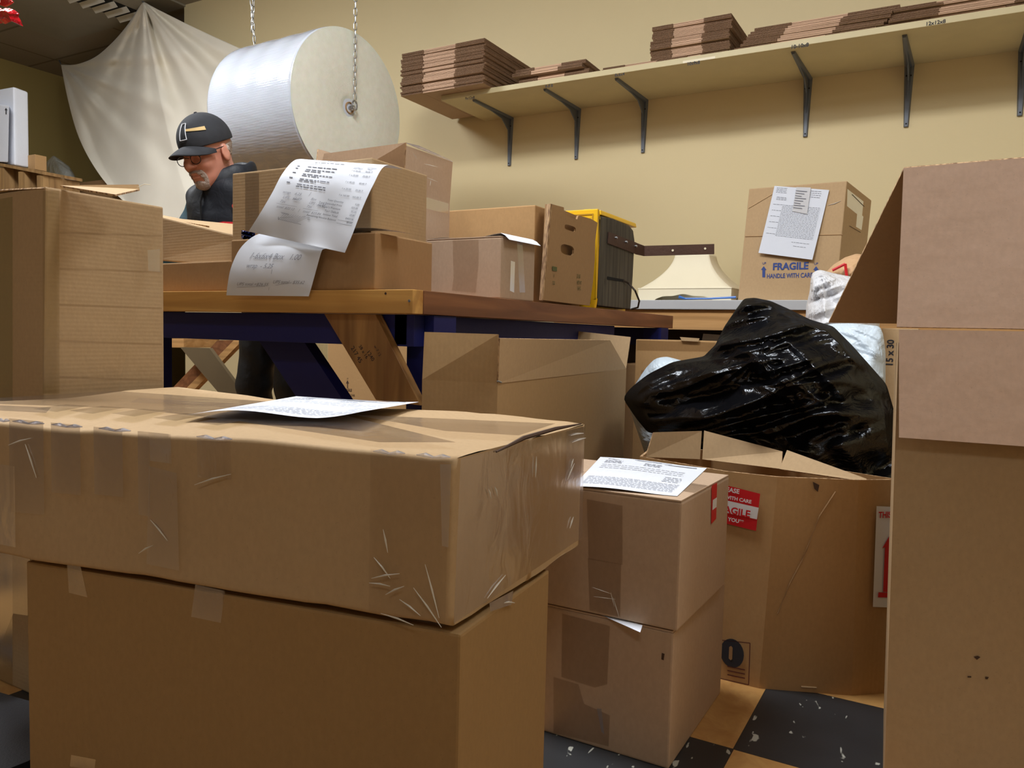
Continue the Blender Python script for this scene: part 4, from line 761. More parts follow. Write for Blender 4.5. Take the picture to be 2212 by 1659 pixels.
# blobs and bags
def bag(name,label,cat,outline,ydep,thick,mat,knots,amp,parts=None,seed=0,nr=110,na=260,yfun=None,freq=9,lump=.5,dirs=()):
    n=len(outline); cx=sum(p[0] for p in outline)/n; cy=sum(p[1] for p in outline)/n
    pol=sorted((math.atan2(y-cy,x-cx),math.hypot(x-cx,y-cy)) for x,y in outline)
    def Rr(a):
        a=(a+math.pi)%(2*math.pi)-math.pi
        for i in range(len(pol)):
            a0,r0_=pol[i]; a1,r1=pol[(i+1)%len(pol)]
            if i==len(pol)-1: a1+=2*math.pi; 
            aa=a if a>=pol[0][0] else a+2*math.pi
            if a0<=aa<=a1:
                x0,y0,x1,y1=r0_*math.cos(a0),r0_*math.sin(a0),r1*math.cos(a1),r1*math.sin(a1); d=math.cos(aa)*(y1-y0)-math.sin(aa)*(x1-x0)
                return (x0*(y1-y0)-y0*(x1-x0))/d if abs(d)>1e-9 else r0_
        return r0_
    RA=[Rr(-math.pi+2*math.pi*i/na) for i in range(na)]; RA=[(RA[i-1]+2*RA[i]+RA[(i+1)%na])/4 for i in range(na)]
    def pos(i,rho,side):
        a=-math.pi+2*math.pi*i/na; r=RA[i%na]*rho; x,y=cx+r*math.cos(a),cy+r*math.sin(a)
        dep=thick*(max(0,1-rho**1.7))**.72; Yb=ydep if yfun is None else yfun(x,y)
        f=0
        for kx,ky,wt,fr in knots:
            d=math.hypot(x-kx,y-ky)+8; an=math.atan2(y-ky,x-kx); u=an*fr+seed
            s_=noise.noise(Vector((math.cos(an)*fr*.35,math.sin(an)*fr*.35,d*.0035+seed))); f+=wt*(1-2.2*abs(s_))*min(1,d/40)*math.exp(-d/450)
        for ang,wt,sc_,x0,x1 in dirs:
            ca,sa=math.cos(ang),math.sin(ang); uu=x*ca+y*sa; vv=-x*sa+y*ca; m=min(1,max(0,(x-x0)/80))*min(1,max(0,(x1-x)/80))
            s_=noise.noise(Vector((uu*.0028,vv*sc_,seed+2))); f+=wt*m*(1-2.6*abs(s_)); f+=.35*wt*m*(1-2.6*abs(noise.noise(Vector((uu*.006,vv*sc_*2.7,seed+4)))))
        f+=lump*(1-2*abs(noise.noise(Vector((x*.012,y*.017,seed+5)))))+.25*lump*(1-2*abs(noise.noise(Vector((x*.05,y*.05,seed+9)))))
        ed=min(1,(1-rho)*9+.22); dd=dep*side+ f*amp*side*ed
        dd+=.010*noise.noise(Vector((x*.03,y*.03,seed+7)))*side*(1 if rho<.999 else 0); p=at(x,y,y=Yb-dd); 
        if p.z<.002: p.z=.002
        return p
    vs=[];fs=[]; rh=[(k/nr)**.75 for k in range(1,nr+1)]
    c0=len(vs); vs.append(pos(0,0,1))
    for k in rh: vs+=[pos(i,k,1) for i in range(na)]
    nb=nr//2; rb=[(k/nb)**.75 for k in range(nb-1,0,-1)]
    for k in rb: vs+=[pos(i,k,-1) for i in range(na)]
    vs.append(pos(0,0,-1)); rows=len(rh)+len(rb)
    fs+=[(0,1+(i+1)%na,1+i) for i in range(na)]
    for k in range(rows-1): fs+=[(1+k*na+i,1+k*na+(i+1)%na,1+(k+1)*na+(i+1)%na,1+(k+1)*na+i) for i in range(na)]
    l=1+(rows-1)*na; fs+=[(l+i,l+(i+1)%na,len(vs)-1) for i in range(na)]
    o=M(name,(vs,[f[::-1] for f in fs]),mat,smooth=True); tag(o,label,cat); return o
def mk_bag(name,rgb,rough,bs,st,trans=0,spec=.5,coat=0):
    g=N(name); g.base(lin(rgb)); g.set(rough=rough,spec=spec,coat=coat); n=g.noise(bs,5,g.mp((1,1,1.6)),.6,1.6); b=g.bump(n,st,.012); 
    r=g.noise(bs*.45,2,None,.5,2.5); m=g.a('ShaderNodeMath',operation='SUBTRACT'); g.l(r,m.inputs[0]); m.inputs[1].default_value=.5; ab=g.a('ShaderNodeMath',operation='ABSOLUTE'); g.l(m.outputs[0],ab.inputs[0]); g.bump(ab.outputs[0],st,.03,b)
    if trans: g.set(alpha=1-trans)
    return g.m
def mk_liner():
    g=N('black_bin_liner'); g.n.remove(g.p); di=g.a('ShaderNodeBsdfDiffuse'); di.inputs[0].default_value=(.004,.004,.005,1); gl=g.a('ShaderNodeBsdfGlossy'); gl.inputs['Roughness'].default_value=.17; gl.inputs[0].default_value=(.88,.93,1,1)
    n=g.noise(13,5,g.mp((1,1,1.6)),.6,1.4); b=g.a('ShaderNodeBump'); b.inputs['Strength'].default_value=.45; b.inputs['Distance'].default_value=.014; g.l(n,b.inputs['Height']); g.l(b.outputs[0],gl.inputs['Normal'])
    mx=g.a('ShaderNodeMixShader'); mx.inputs[0].default_value=.068; g.l(di.outputs[0],mx.inputs[1]); g.l(gl.outputs[0],mx.inputs[2]); g.l(mx.outputs[0],g.out.inputs[0]); return g.m
BB=mk_liner()
out=[(1345,860),(1362,838),(1400,808),(1452,782),(1520,770),(1545,745),(1565,705),(1590,668),(1607,645),(1630,643),(1665,650),(1705,668),(1750,690),(1800,705),(1840,745),(1880,790),(1915,830),(1935,900),(1945,1000),(1930,1060),(1880,1050),(1800,1030),(1700,1010),(1600,1000),(1500,985),(1440,940),(1400,935),(1375,905)]
blk=bag('rubbish_bag','large shiny black plastic rubbish bag slumped behind and over the many-sided carton','bag',out,2.05,.20,BB,[(1330,870,.5,9),(1640,770,.16,7)],.062,seed=3,lump=.12,dirs=[(-.27,1.2,.0105,1300,2100),(.55,.55,.010,1560,1900)],yfun=lambda x,y:2.09 if y<930 else 2.09-(y-930)*.0003)
base=M('lower_folds',grid(lambda s,q:V(-.62+.52*s,2.03+.02*math.sin(s*9)+.08*math.sin(q*math.pi),.005+.47*q),40,20),BB,blk,smooth=True)
tie=M('yellow_tie',poly([at(a,b,y=1.90) for a,b in ((1623,775),(1632,775),(1634,768),(1638,770),(1628,790),(1621,778))][::-1],V(0,-1,0),.003),mk_plain('yellow_strip',(226,214,60),.5),blk,label='yellow drawstring end poking out at the knot')
WB=mk_bag('white_carrier_bag_film',(222,222,226),.35,22,.5); BWB=mk_bag('bluish_white_bag_film',(206,220,232),.35,18,.35); FILM=mk_bag('clear_film',(200,206,205),.2,18,.5,.45)
bag('plastic_bag','bluish white plastic bag peeking out behind the black bag on its left','bag',[(1356,872),(1372,830),(1395,795),(1415,774),(1440,770),(1470,778),(1500,790),(1560,800),(1570,1000),(1540,1250),(1440,1250),(1400,1000)],2.45,.085,BWB,[(1440,780,.5,8)],.02,seed=8,nr=50,na=120)
bag('plastic_bag','white crinkled carrier bag leaning between the fragile carton and the tall right carton','bag',[(1738,715),(1742,660),(1750,625),(1752,590),(1770,582),(1800,590),(1850,600),(1900,650),(1900,800),(1860,1000),(1780,1000),(1740,850)],2.75,.13,WB,[(1760,575,.8,10)],.032,lump=.15,dirs=[(-.35,.8,.03,1500,2100)],seed=11,nr=60,na=150)
bag('plastic_bag','pale white plastic sack behind the top right of the black bag','bag',[(1780,700),(1840,698),(1905,705),(1913,760),(1912,900),(1905,1100),(1850,1150),(1780,900)],2.44,.085,BWB,[(1800,690,.6,9)],.025,lump=.15,dirs=[(.3,.7,.03,1500,2100)],seed=14,nr=50,na=120)
pb_=bag('paper_bag','tan paper bag with a red triangle outline above the white carrier bag','bag',[(1782,590),(1800,572),(1825,556),(1850,548),(1880,552),(1900,600),(1895,640),(1840,640),(1795,615)],2.95,.08,mk_bag('tan_paper',(206,166,124),.7,10,.3),[(1870,560,.4,6)],.02,seed=17,nr=40,na=100)
M('red_triangle',join(tube([at(1798,584,y=2.845),at(1826,570,y=2.845)],.005,6),tube([at(1826,570,y=2.845),at(1829,597,y=2.845)],.005,6)),REDINK,pb_)
bag('plastic_bag','clear plastic film bundle behind the pallet at the far left','bag',[(100,350),(115,335),(130,345),(150,360),(162,380),(168,400),(165,440),(120,440),(100,400)],3.85,.10,FILM,[(110,340,.6,10)],.03,seed=21,nr=40,na=100)
cz,_=carton('cardboard_box','dim brown box far behind, between the clear film and the hanging cloth',[(at(163,400,y=3.98).x,3.98),(at(242,400,y=3.98).x,3.98),(at(242,400,y=3.98).x,4.25),(at(163,400,y=3.98).x,4.25)],0,at(190,392,y=3.98).z,'d',tops=False)
st_=M('marked_carton_edge',bx(-.205,-.10,2.75,2.9,0,.745),CB['b'],bevel=.003); st_.name='cardboard_box'; tag(st_,'narrow pale carton edge with black numbers beside the tall right carton','box')
fz2=Face(V(-.205,2.75,0),(1,0,0),(0,0,1)); text_on('black_print',st_,fz2,[('15 x 30',.028,1928,792,'LEFT',.03,1,math.pi/2)],DARKINK,.001)
# ------------------------------------------------------------------ papers
def sheet(name,label,f,w,h,prints,nu=24,nv=24,th=.0004,group=None,parent=None):
    o=M(name,grid(lambda s,q:f(s*w,q*h,0),nu,nv),PAPER,parent,smooth=True)
    if parent is None: tag(o,label,'paper',group)
    for nm,vf,mt in prints:
        M(nm,mapd(vf,lambda x,y:f(x,y,.0012)),mt,o)
    return o
def lines(rows,L=[]):
    out=[]
    for x0,x1,y,wd in rows:
        x=x0
        while x<x1: l=random.uniform(.004,.014); out.append(bar(x,y,min(x+l,x1),y,wd)); x+=l+.0022
    return join(*out)
# big hanging invoice: x right, y up
def pxsheet(C,w,h,dep,bulge=lambda s,t:0):
    # C: rows of (left px, right px) from bottom to top
    n=len(C)-1
    def f(x,y,e):
        s,t=x/w,y/h; k=min(max(t,0)*n,n-1e-6); i=int(k); g=k-i
        def cr(j,idx):
            p=[C[max(j-1,0)][idx],C[j][idx],C[j+1][idx],C[min(j+2,n)][idx]]
            return [.5*((2*b)+(-a+c)*g+(2*a-5*b+4*c-d)*g*g+(-a+3*b-3*c+d)*g**3) for a,b,c,d in zip(*p)]
        L=cr(i,0);R_=cr(i,1); X=L[0]+(R_[0]-L[0])*s; Y=L[1]+(R_[1]-L[1])*s; D=L[2]+(R_[2]-L[2])*s
        return at(X,Y,y=D-e-bulge(s,t))
    return f
W_,H_=.216,.279
C1=[((537,500,1.345),(745,546,1.335)),((561,462,1.345),(763,502,1.338)),((587,418,1.352),(783,450,1.345)),((610,375,1.366),(806,400,1.36)),((637,346,1.40),(832,358,1.39)),((668,345,1.47),(872,366,1.44))]
f1_=pxsheet(C1,W_,H_,1.35,lambda s,t:.006*math.sin(s*5+1)*math.sin(t*4)+.003*math.sin(s*13+t*9))
pr=[]
def T(s,x,y,size,al='LEFT',bo=0,sh=0): return shift(txt(s,size,al,bo,1,sh),x,y)
body=[T('LOT',.020,.208,.0045),T('DESCRIPTION',.046,.208,.0045),T('QUANTITY',.150,.208,.0045),T('UNIT PRICE',.150,.203,.0045),T('EXTENDED',.182,.208,.0045),T('PRICE',.185,.203,.0045)]
rows=[(.196,'1 x 70.00','70.00 T'),(.184,'1 x 25.00','25.00 T'),(.166,'1 x 40.00','40.00 T'),(.148,'1 x 25.00','25.00 T'),(.132,'1 x 165.00','165.00 T')]
for y,a,b in rows: body+=[T(a,.150,y,.0058),T(b,.182,y,.0058)]
body+=[lines([(.020,.028,y,.0028) for y in (.198,.190,.176,.160,.146)])]
for y in (.198,.189,.184,.175,.170,.160,.155,.145,.139): body.append(lines([(.045,.115-(.03 if y in(.184,.170,.155) else 0),y,.0022)]))
for i,(a,b) in enumerate((('Total Quantity','5.00'),('Total Extended Price','325.00'),('17% Buyer\'s Premium','55.25'),('Tax1 Default','22.81'),('Invoice Total','$403.06'),('Remaining Invoice Balance','$0.00'))):
    yy=.116-.0085*i; body+=[T(a,.168,yy,.0064,'RIGHT'),T(b,.206,yy,.0058,'RIGHT')]
body+=[bar(.172,.0775,.207,.0775,.0006),bar(.172,.070,.207,.070,.0006),bar(.016,.205,.208,.205,.0004),bar(.060,.235,.060,.222,.0004),bar(.060,.222,.115,.222,.0004)]
body+=[lines([(.063,.10,.232,.0018),(.063,.085,.228,.0018),(.052,.125,.217,.0018)])]
pr.append(('printed_text',join(*body),INK))
hw=[T('wrap    6.25',.022,.118,.009,'LEFT',0,.3),T('UPS   15.87',.028,.105,.009,'LEFT',0,.3),T('Tax',.026,.094,.009,'LEFT',0,.3),bar(.022,.090,.07,.090,.0006),T('total: $22.12',.026,.080,.008,'LEFT',0,.3),bar(.086,.13,.078,.078,.0006),T('Box',.092,.112,.008,'LEFT',0,.3),T('UPS - 22.84',.092,.102,.008,'LEFT',0,.3),T('Tax',.090,.093,.008,'LEFT',0,.3),bar(.085,.089,.12,.089,.0006),T('total: $23.84',.088,.080,.008,'LEFT',0,.3)]
hw+=[bar(.046+.004*k,.052+.0*k,.052+.0052*k,.070,.0006) for k in range(11)]+[bar(.042,.054,.10,.072,.0006),bar(.042,.070,.110,.070,.001),bar(.045,.068,.112,.066,.001),bar(.044,.052,.098,.050,.0009),bar(.042,.058,.046,.050,.0009),bar(.052,.109,.062,.106,.0012),bar(.052,.105,.064,.109,.0012)]
pr.append(('handwriting',join(*hw),PEN))
sheet('invoice_sheet','long printed invoice curled over a carton, hanging down in front of it',f1_,W_,H_,pr,40,44)
C2=[((489,638,1.340),(667,640,1.342)),((492,612,1.336),(674,616,1.338)),((500,575,1.336),(684,580,1.338)),((520,535,1.342),(694,545,1.34)),((552,508,1.352),(700,538,1.35)),((590,500,1.365),(720,535,1.36))]
f2_=pxsheet(C2,.19,.16,1.34,lambda s,t:.005*math.sin(s*4)*math.sin(t*5))
sheet('note_sheet','white sheet with pencilled box prices hanging over the bench edge, lower of two papers',f2_,.19,.16,[('handwriting',join(T('1-6x6x4 Box   1.00',.030,.078,.015,'LEFT',0,.3),T('wrap  - 5.25',.032,.062,.012,'LEFT',0,.3),T('UPS total =$26.55',.020,.028,.0095,'LEFT',0,.3),T('UPS total - $35.62',.100,.034,.0095,'LEFT',0,.3),bar(.022,.024,.085,.027,.0006),bar(.092,.06,.095,.018,.0006),bar(.108,.030,.14,.036,.0006)),PEN)],24,24)
def flat_sheet(name,label,c,prints,z,par=None,curl=lambda s,t:0,group=None,fl=None,nu=20,nv=20,w=.216,h=.279):
    # c: four pixel corners BL,BR,TR,TL on plane z (or face fl)
    q=[at(a,b,z=z) if fl is None else fl.px(a,b,.002) for a,b in c]; n=V(0,0,1) if fl is None else fl.n
    def f(x,y,e): s,t=x/w,y/h; return (q[0]*(1-s)+q[1]*s)*(1-t)+(q[3]*(1-s)+q[2]*s)*t+n*(e*.6+curl(s,t))
    return sheet(name,label,f,w,h,prints,nu,nv)
def form():
    L=[bar(.02,.262,.20,.262,.0035),bar(.075,.268,.15,.268,.0022)]
    for k in range(5): L.append(lines([(.018,.055,.245-.006*k,.002),(.10,.135,.245-.006*k,.002)]))
    for k in range(3): L.append(lines([(.018,.19,.200-.016*k,.0024)]))
    for k in range(9): L.append(lines([(.012,.20,.085-.0075*k,.0018)]))
    for k in range(4): L.append(lines([(.16,.195,.14-.012*k,.0028)]))
    return join(*L)
def form2():
    L=[lines([(.012,.055,.272-.006*k,.0018) for k in range(4)]),lines([(.14,.19,.27-.008*k,.0018) for k in range(4)]),lines([(.02,.06,.235-.005*k,.0018) for k in range(3)])]
    for k in range(22): L.append(lines([(.05 if k%4 else .012,.20,.205-.006*k,.0016)]))
    L.append(lines([(.12,.19,.06,.0016),(.13,.18,.045,.0016)])); return join(*L)
flat_sheet('shipping_form','printed shipping form lying on the big flat parcel, slightly curled',[(400,897),(780,908),(905,873),(640,856)],[('printed_text',form(),GREYINK),('header_bar',join(bar(.03,.258,.20,.258,.003),bar(.08,.266,.13,.266,.003)),INK)],zA1+.010,curl=lambda s,t:.012*(1-t)*s*.8+.006*math.sin(s*6)*(1-t)+.012*max(0,s-.75)*4*.3)
flat_sheet('shipping_form','printed shipping form lying on the upper carton right of the parcel',[(1238,1050),(1463,1069),(1527,1009),(1297,987)],[('printed_text',form(),GREYINK),('header_bar',join(bar(.03,.258,.20,.258,.003),bar(.08,.266,.13,.266,.003)),INK)],.4465,curl=lambda s,t:.002*math.sin(s*5))
flat_sheet('folded_paper','white paper pinched between the two stacked cartons, corner hanging out',[(1262,1312),(1383,1366),(1388,1350),(1250,1310)],[('printed_text',bar(.05,.1,.12,.1,.004),GREYINK)],.2302,nu=6,nv=4)
f=Fl_['front']
inv=flat_sheet('invoice_sheet','printed invoice hanging down the front of the fragile carton on the rear counter',[(1641,547),(1757,562),(1792,411),(1674,402)],[('printed_text',form2(),GREYINK)],0,fl=f,curl=lambda s,t:.004+.010*(1-t)**2)
M('till_receipt',([f.px(a,b,.010) for a,b in ((1713,457),(1745,463),(1753,406),(1722,405))],[(0,1,2,3)]),mk_plain('receipt_paper',(205,205,208),.6),inv)
M('receipt_print',([p for k in range(8) for p in (f.px(1721-k*.8,412+k*5.2,.0115),f.px(1745-k*.8-(k%3)*5,414+k*5.2,.0115),f.px(1745-k*.8-(k%3)*5,415.6+k*5.2,.0115),f.px(1721-k*.8,413.6+k*5.2,.0115))],[(4*k,4*k+1,4*k+2,4*k+3) for k in range(8)]),GREYINK,inv)
# paper on small box T4
def f4(x,y,e):
    s,t=x/.22,y/.17; p=V(-1.285,1.775,.9545)+V(.262,.0,0)*s+V(.012,.155,0)*t; p.z+=e+.014*max(0,s-.7)**1*2*(1-0*t)+.002*math.sin(s*9); 
    if s>.92: p.z-=(s-.92)*.25
    return p
sheet('folded_paper','white paper lying on the lid of the small taped carton, its edge drooping over',f4,.22,.17,[('printed_text',lines([(.15,.2,.03+.01*k,.002) for k in range(3)]),GREYINK)],20,10)
def f5(x,y,e):
    s,t=x/.2,y/.1; return V(-1.30+.205*s,1.372+.06*t+.02*s,.9215+e+.01*math.sin(s*3.1))
sheet('folded_paper','white paper sticking out on top of the dark carton, right of the hanging invoice',f5,.2,.1,[('printed_text',bar(.05,.05,.12,.05,.001),GREYINK)],14,4)
fo=M('foil_packet',grid(lambda s,q:at(521+30*s,497+ 20*q+6*s,y=1.395+.02*fbm((s*5,q*5,1)))+V(0,0,.0),12,10),mk_plain('blue_foil',(60,70,130),.15,.8,.8,40,var=.6)); tag(fo,'small crumpled blue and silver foil packet tucked behind the upper hanging invoice','packet')
# ------------------------------------------------------------------ red leaf ornament
t=thing('leaf_ornament','glossy red plastic maple leaf hanging at the top left corner','ornament',at(5,35,y=1.0))
RG=mk_plain('red_gloss_plastic',(214,16,34),.12,bump=.7,bs=70,coat=.6)
lf=[(50,57),(38,52),(30,45),(20,48),(12,52),(5,50),(-5,52),(-15,45),(-25,48),(-35,40),(-22,30),(-28,20),(-10,22),(-5,12),(5,20),(12,17),(22,18),(32,22),(42,30),(40,36),(46,46)]
q=[at(a,b,y=1.0) for a,b in lf]; cq=sum(q,V(0,0,0))/len(q)
k=len(q); vs=q+[cq+(p-cq)*.55+V(0,-.008,0) for p in q]+[cq+V(0,-.004,0)]+[cq+V(0,.008,0)]
M('leaf',(vs,[(i,(i+1)%k,(i+1)%k+k,i+k) for i in range(k)]+[(i+k,(i+1)%k+k,2*k) for i in range(k)]+[((i+1)%k,i,2*k+1) for i in range(k)]),RG,t)
M('upper_lobe',poly([at(a,b,y=1.01) for a,b in ((-20,14),(-10,8),(8,14),(18,9),(26,3),(18,-4),(-5,-8),(-25,0))][::-1],V(0,-1,0),.006),RG,t,bevel=.002)
e0=at(0,5,y=1.0); M('string',tube([e0,V(e0.x,e0.y,CEIL-.002)],.0006,5),CREAM,t)
# ------------------------------------------------------------------ the man
def rot(ax,a): return Matrix.Rotation(a,3,ax)
def build_man():
    root=thing('person','man in black cap, glasses and dark padded vest, grey goatee, looking down at his work','person',(-2.42,2.32,0))
    SKIN=N('skin'); SKIN.base(SKIN.mix(SKIN.noise(14,4),lin((196,132,112)),lin((212,152,130)))); SKIN.set(rough=.5,sub=.08); SKIN.bump(SKIN.noise(120,3),.15,.002); SK=SKIN.m
    hc=V(-2.448,1.985,1.352)              # head centre
    Rm=Matrix.Rotation(math.radians(-84),3,'Z')@Matrix.Rotation(math.radians(24),3,'Y')@Matrix.Rotation(math.radians(4),3,'X')
    def Hd(p): return hc+Rm@Vector(p)
    def headf(X,Y,Z):
        d=ell(X,Y,Z,(-.012,0,.022),(.098,.076,.088))
        d=sm(d,ell(X,Y,Z,(.028,0,-.045),(.062,.062,.075)),.03)
        d=sm(d,ell(X,Y,Z,(.048,0,-.092),(.040,.044,.036)),.025)
        d=sm(d,ell(X,Y,Z,(.072,0,-.112),(.020,.024,.018)),.018)
        A_=np.abs(Y)
        d=sm(d,ell(X,A_,Z,(.066,.036,-.040),(.024,.022,.024)),.018)         # cheeks
        d=sm(d,ell(X,A_,Z,(.083,.026,.010),(.014,.026,.008)),.012)           # brow
        d=-sm(-d,ell(X,A_,Z,(.100,.031,-.011),(.017,.018,.011)),.012)        # eye sockets
        d=np.minimum(d,ell(X,A_,Z,(.074,.031,-.011),(.0125,.0135,.0125)))    # eyeballs
        d=sm(d,cap(X,Y,Z,(.090,0,.004),(.112,0,-.036),.008,.012),.010)
        d=sm(d,ell(X,A_,Z,(.100,.011,-.042),(.010,.008,.007)),.006)
        d=sm(d,ell(X,Y,Z,(.088,0,-.068),(.014,.024,.008)),.008)
        d=sm(d,ell(X,Y,Z,(.088,0,-.082),(.013,.020,.006)),.007)
        d=-sm(-d,ell(X,Y,Z,(.105,0,-.075),(.012,.020,.0022)),.003)
        d=sm(d,ell(X,A_,Z,(-.008,.079,-.022),(.019,.007,.031)),.006)
        d=-sm(-d,ell(X,A_,Z,(-.004,.090,-.020),(.010,.007,.018)),.004)
        d=sm(d,cap(X,Y,Z,(-.025,0,-.06),(-.050,0,-.19),.056,.060),.03)
        return d
    hv,hf=nets(headf,(-.13,-.11,-.24),(.15,.11,.125),.0032); hv=[Hd(p) for p in hv]
    # body joints in world
    def bodyf(X,Y,Z):
        d=cap(X,Y,Z,(-2.44,2.10,1.20),(-2.44,2.02,1.30),.060,.055)
        d=sm(d,ell(X,Y,Z,(-2.44,2.17,1.12),(.165,.115,.16)),.05)
        d=sm(d,ell(X,Y,Z,(-2.43,2.28,.93),(.155,.115,.15)),.06)
        for s in (-1,1):
            sh=(-2.44+s*.165,2.16,1.20); el=(-2.44+s*.20,2.05,.95); wr=(-2.17+s*.115,1.985,1.00); 
            d=sm(d,cap(X,Y,Z,sh,el,.055,.042),.03); d=sm(d,cap(X,Y,Z,el,wr,.042,.027),.02)
            pm=(-2.17+s*.092,1.915,1.02); d=sm(d,cap(X,Y,Z,wr,pm,.026,.028),.015)
            for i in range(4):
                bx_=pm[0]+s*(.022-.015*i); L=(.045,.052,.05,.04)[i]
                a=(bx_,pm[1]-.022,pm[2]+.004); b=(bx_-s*.006,pm[1]-.022-L*.6,pm[2]-.006); c=(bx_-s*.010,pm[1]-.020-L*.8,pm[2]-.006-L*.45)
                d=np.minimum(d,cap(X,Y,Z,a,b,.009,.0085)); d=np.minimum(d,cap(X,Y,Z,b,c,.0085,.0075))
            a=(pm[0]-s*.018,pm[1]+.012,pm[2]); b=(pm[0]-s*.040,pm[1]-.012,pm[2]-.006); c=(pm[0]-s*.042,pm[1]-.036,pm[2]-.016); d=np.minimum(d,cap(X,Y,Z,a,b,.011,.010)); d=np.minimum(d,cap(X,Y,Z,b,c,.010,.008))
            hp=(-2.42+s*.085,2.33,.84); kn=(-2.42+s*.11,2.29,.46); an=(-2.42+s*.12,2.34,.09); d=sm(d,cap(X,Y,Z,hp,kn,.082,.055),.03); d=sm(d,cap(X,Y,Z,kn,an,.055,.038),.02)
            d=sm(d,cap(X,Y,Z,(an[0],an[1]+.01,.045),(an[0]+s*.015,an[1]-.15,.035),.035,.03),.02)
        return d
    bv,bf=nets(bodyf,(-2.75,1.70,-.01),(-2.0,2.50,1.40),.0065); k=len(hv)
    body=M('body',(hv+bv,hf+[tuple(a+k for a in q) for q in bf]),SK,root,smooth=True)
    # beard / moustache / sideburn: shells over the face
    HAIR=N('grey_beard'); HAIR.base(HAIR.mix(HAIR.noise(260,3,HAIR.mp((1,1,.3))),lin((128,104,92)),lin((198,184,172)))); HAIR.set(rough=.8); HAIR.bump(HAIR.noise(300,3),.6,.004); HM=HAIR.m
    def shell(reg,off,h=.003,lo=(-.13,-.11,-.16),hi=(.14,.11,.06)):
        def f(X,Y,Z): 
            n=.0012*np.sin(X*900+Z*500)*np.sin(Y*800+Z*300); return np.maximum(headf(X,Y,Z)-off-n,reg(X,Y,Z))
        v,fc=nets(f,lo,hi,h); return [Hd(p) for p in v],fc
    M('goatee',shell(lambda X,Y,Z:sm(ell(X,Y,Z,(.088,0,-.120),(.032,.032,.026)),ell(X,np.abs(Y),Z,(.092,.031,-.088),(.03,.007,.026)),.006),.0022),HM,body,smooth=True)
    M('moustache',shell(lambda X,Y,Z:sm(ell(X,Y,Z,(.108,0,-.060),(.022,.024,.006)),ell(X,np.abs(Y),Z,(.096,.026,-.067),(.02,.010,.009)),.006),.0022),HM,body,smooth=True)
    M('hair',shell(lambda X,Y,Z:ell(X,Y,Z,(-.045,0,-.012),(.085,.09,.032)),.0025),HM,body,smooth=True)
    # cap
    CAPM=N('black_cotton'); CAPM.base(CAPM.mix(CAPM.noise(40,4),lin((30,31,36)),lin((46,48,54)))); CAPM.set(rough=.85); CAPM.bump(CAPM.noise(30,4),.25,.006); CM=CAPM.m
    cp=M('cap',([],[]),CM,body)
    bpy.data.objects.remove(cp)
    def crown(X,Y,Z):
        o=ell(X,Y,Z,(-.010,0,.032),(.109,.088,.098)); i=ell(X,Y,Z,(-.010,0,.028),(.102,.080,.092)); return np.maximum(np.maximum(o,-i),(.018+.10*(-X)*.12)-Z)
    v,fc=nets(crown,(-.14,-.11,-.02),(.12,.11,.15),.003); cp=M('cap',([Hd(p) for p in v],fc),CM,body,smooth=True,label='black baseball cap with a small outlined patch and pale stripe')
    # visor
    def vis(s,q):
        a=(s-.5)*2; y=a*.078; xr=.098*math.sqrt(max(0,1-(y/.09)**2))-.012; L=.078*math.sqrt(max(0,1-abs(a)**2.6))
        x=xr+L*q; z=.028-.030*(a*a)-.10*(q*L)*2.4*.4-.012*q*q; return Hd((x,y,z))
    vz=M('visor',grid(vis,36,12),CM,cp,smooth=True); m=vz.modifiers.new('s','SOLIDIFY'); m.thickness=.004
    M('button',lathe([(.006,0),(.006,.003),(.002,.005)],Hd((-.010,0,.129)),Rm@V(0,0,1),12),CM,cp)
    # plain patch and stripe on the crown
    def cs(a,h,e=.001):     # point on crown surface, a azimuth from front toward his left, h height
        z=h-.032; k=math.sqrt(max(0,1-(z/.099)**2)); return Hd((-.010+(.110*k+e)*math.cos(a),(.089*k+e)*math.sin(a),h))
    WH=mk_plain('white_thread',(225,228,235),.7)
    rq=[(-.10,.052),(.24,.052),(.20,.104),(-.06,.104)]
    for i in range(4):
        a,b=rq[i],rq[(i+1)%4]; M('patch_outline',tube([cs(a[0]+(b[0]-a[0])*k/8,a[1]+(b[1]-a[1])*k/8,.002) for k in range(9)],.0014,6),WH,cp)
    M('pale_stripe',grid(lambda s,q:cs(.24+.80*s,.086-.004*s-q*(.007+.006*s),.0022),12,1),mk_plain('band_thread',(206,176,120),.7),cp)
    # glasses
    GL=mk_plain('dark_glasses_frame',(38,34,34),.3); WIRE=mk_plain('thin_gold_wire',(170,150,110),.3,.8)
    gs=M('glasses',join(*[tube([Hd((.104-.004*abs(math.cos(a)),s*.033+.024*math.cos(a),-.018+.017*math.sin(a))) for a in [k/20*2*math.pi for k in range(20)]],.0016,6,True) for s in (-1,1)],tube([Hd((.106,-.009,-.012)),Hd((.109,0,-.009)),Hd((.106,.009,-.012))],.0014,6),*[tube([Hd((.100,s*.057,-.010)),Hd((.06,s*.076,-.004)),Hd((-.005,s*.082,.0)),Hd((-.02,s*.080,-.012))],.0018,6) for s in (-1,1)]),GL,body)
    M('eyebrow',join(*[tube([Hd((.100,s*.014,.012)),Hd((.098,s*.03,.017)),Hd((.088,s*.046,.012))],[.002,.003,.002],6) for s in (-1,1)]),HM,body)
    # clothes
    SH=N('teal_knit'); SH.base(lin((34,72,84))); SH.set(rough=.8); SH.bump(SH.noise(90,3),.4,.004)
    VE=N('charcoal_padded_nylon'); VE.base(VE.mix(VE.noise(6,3),lin((20,22,28)),lin((34,38,46)))); VE.set(rough=.55,spec=.35); VE.bump(VE.noise(18,4,None,.5,1),.35,.01); VM=VE.m
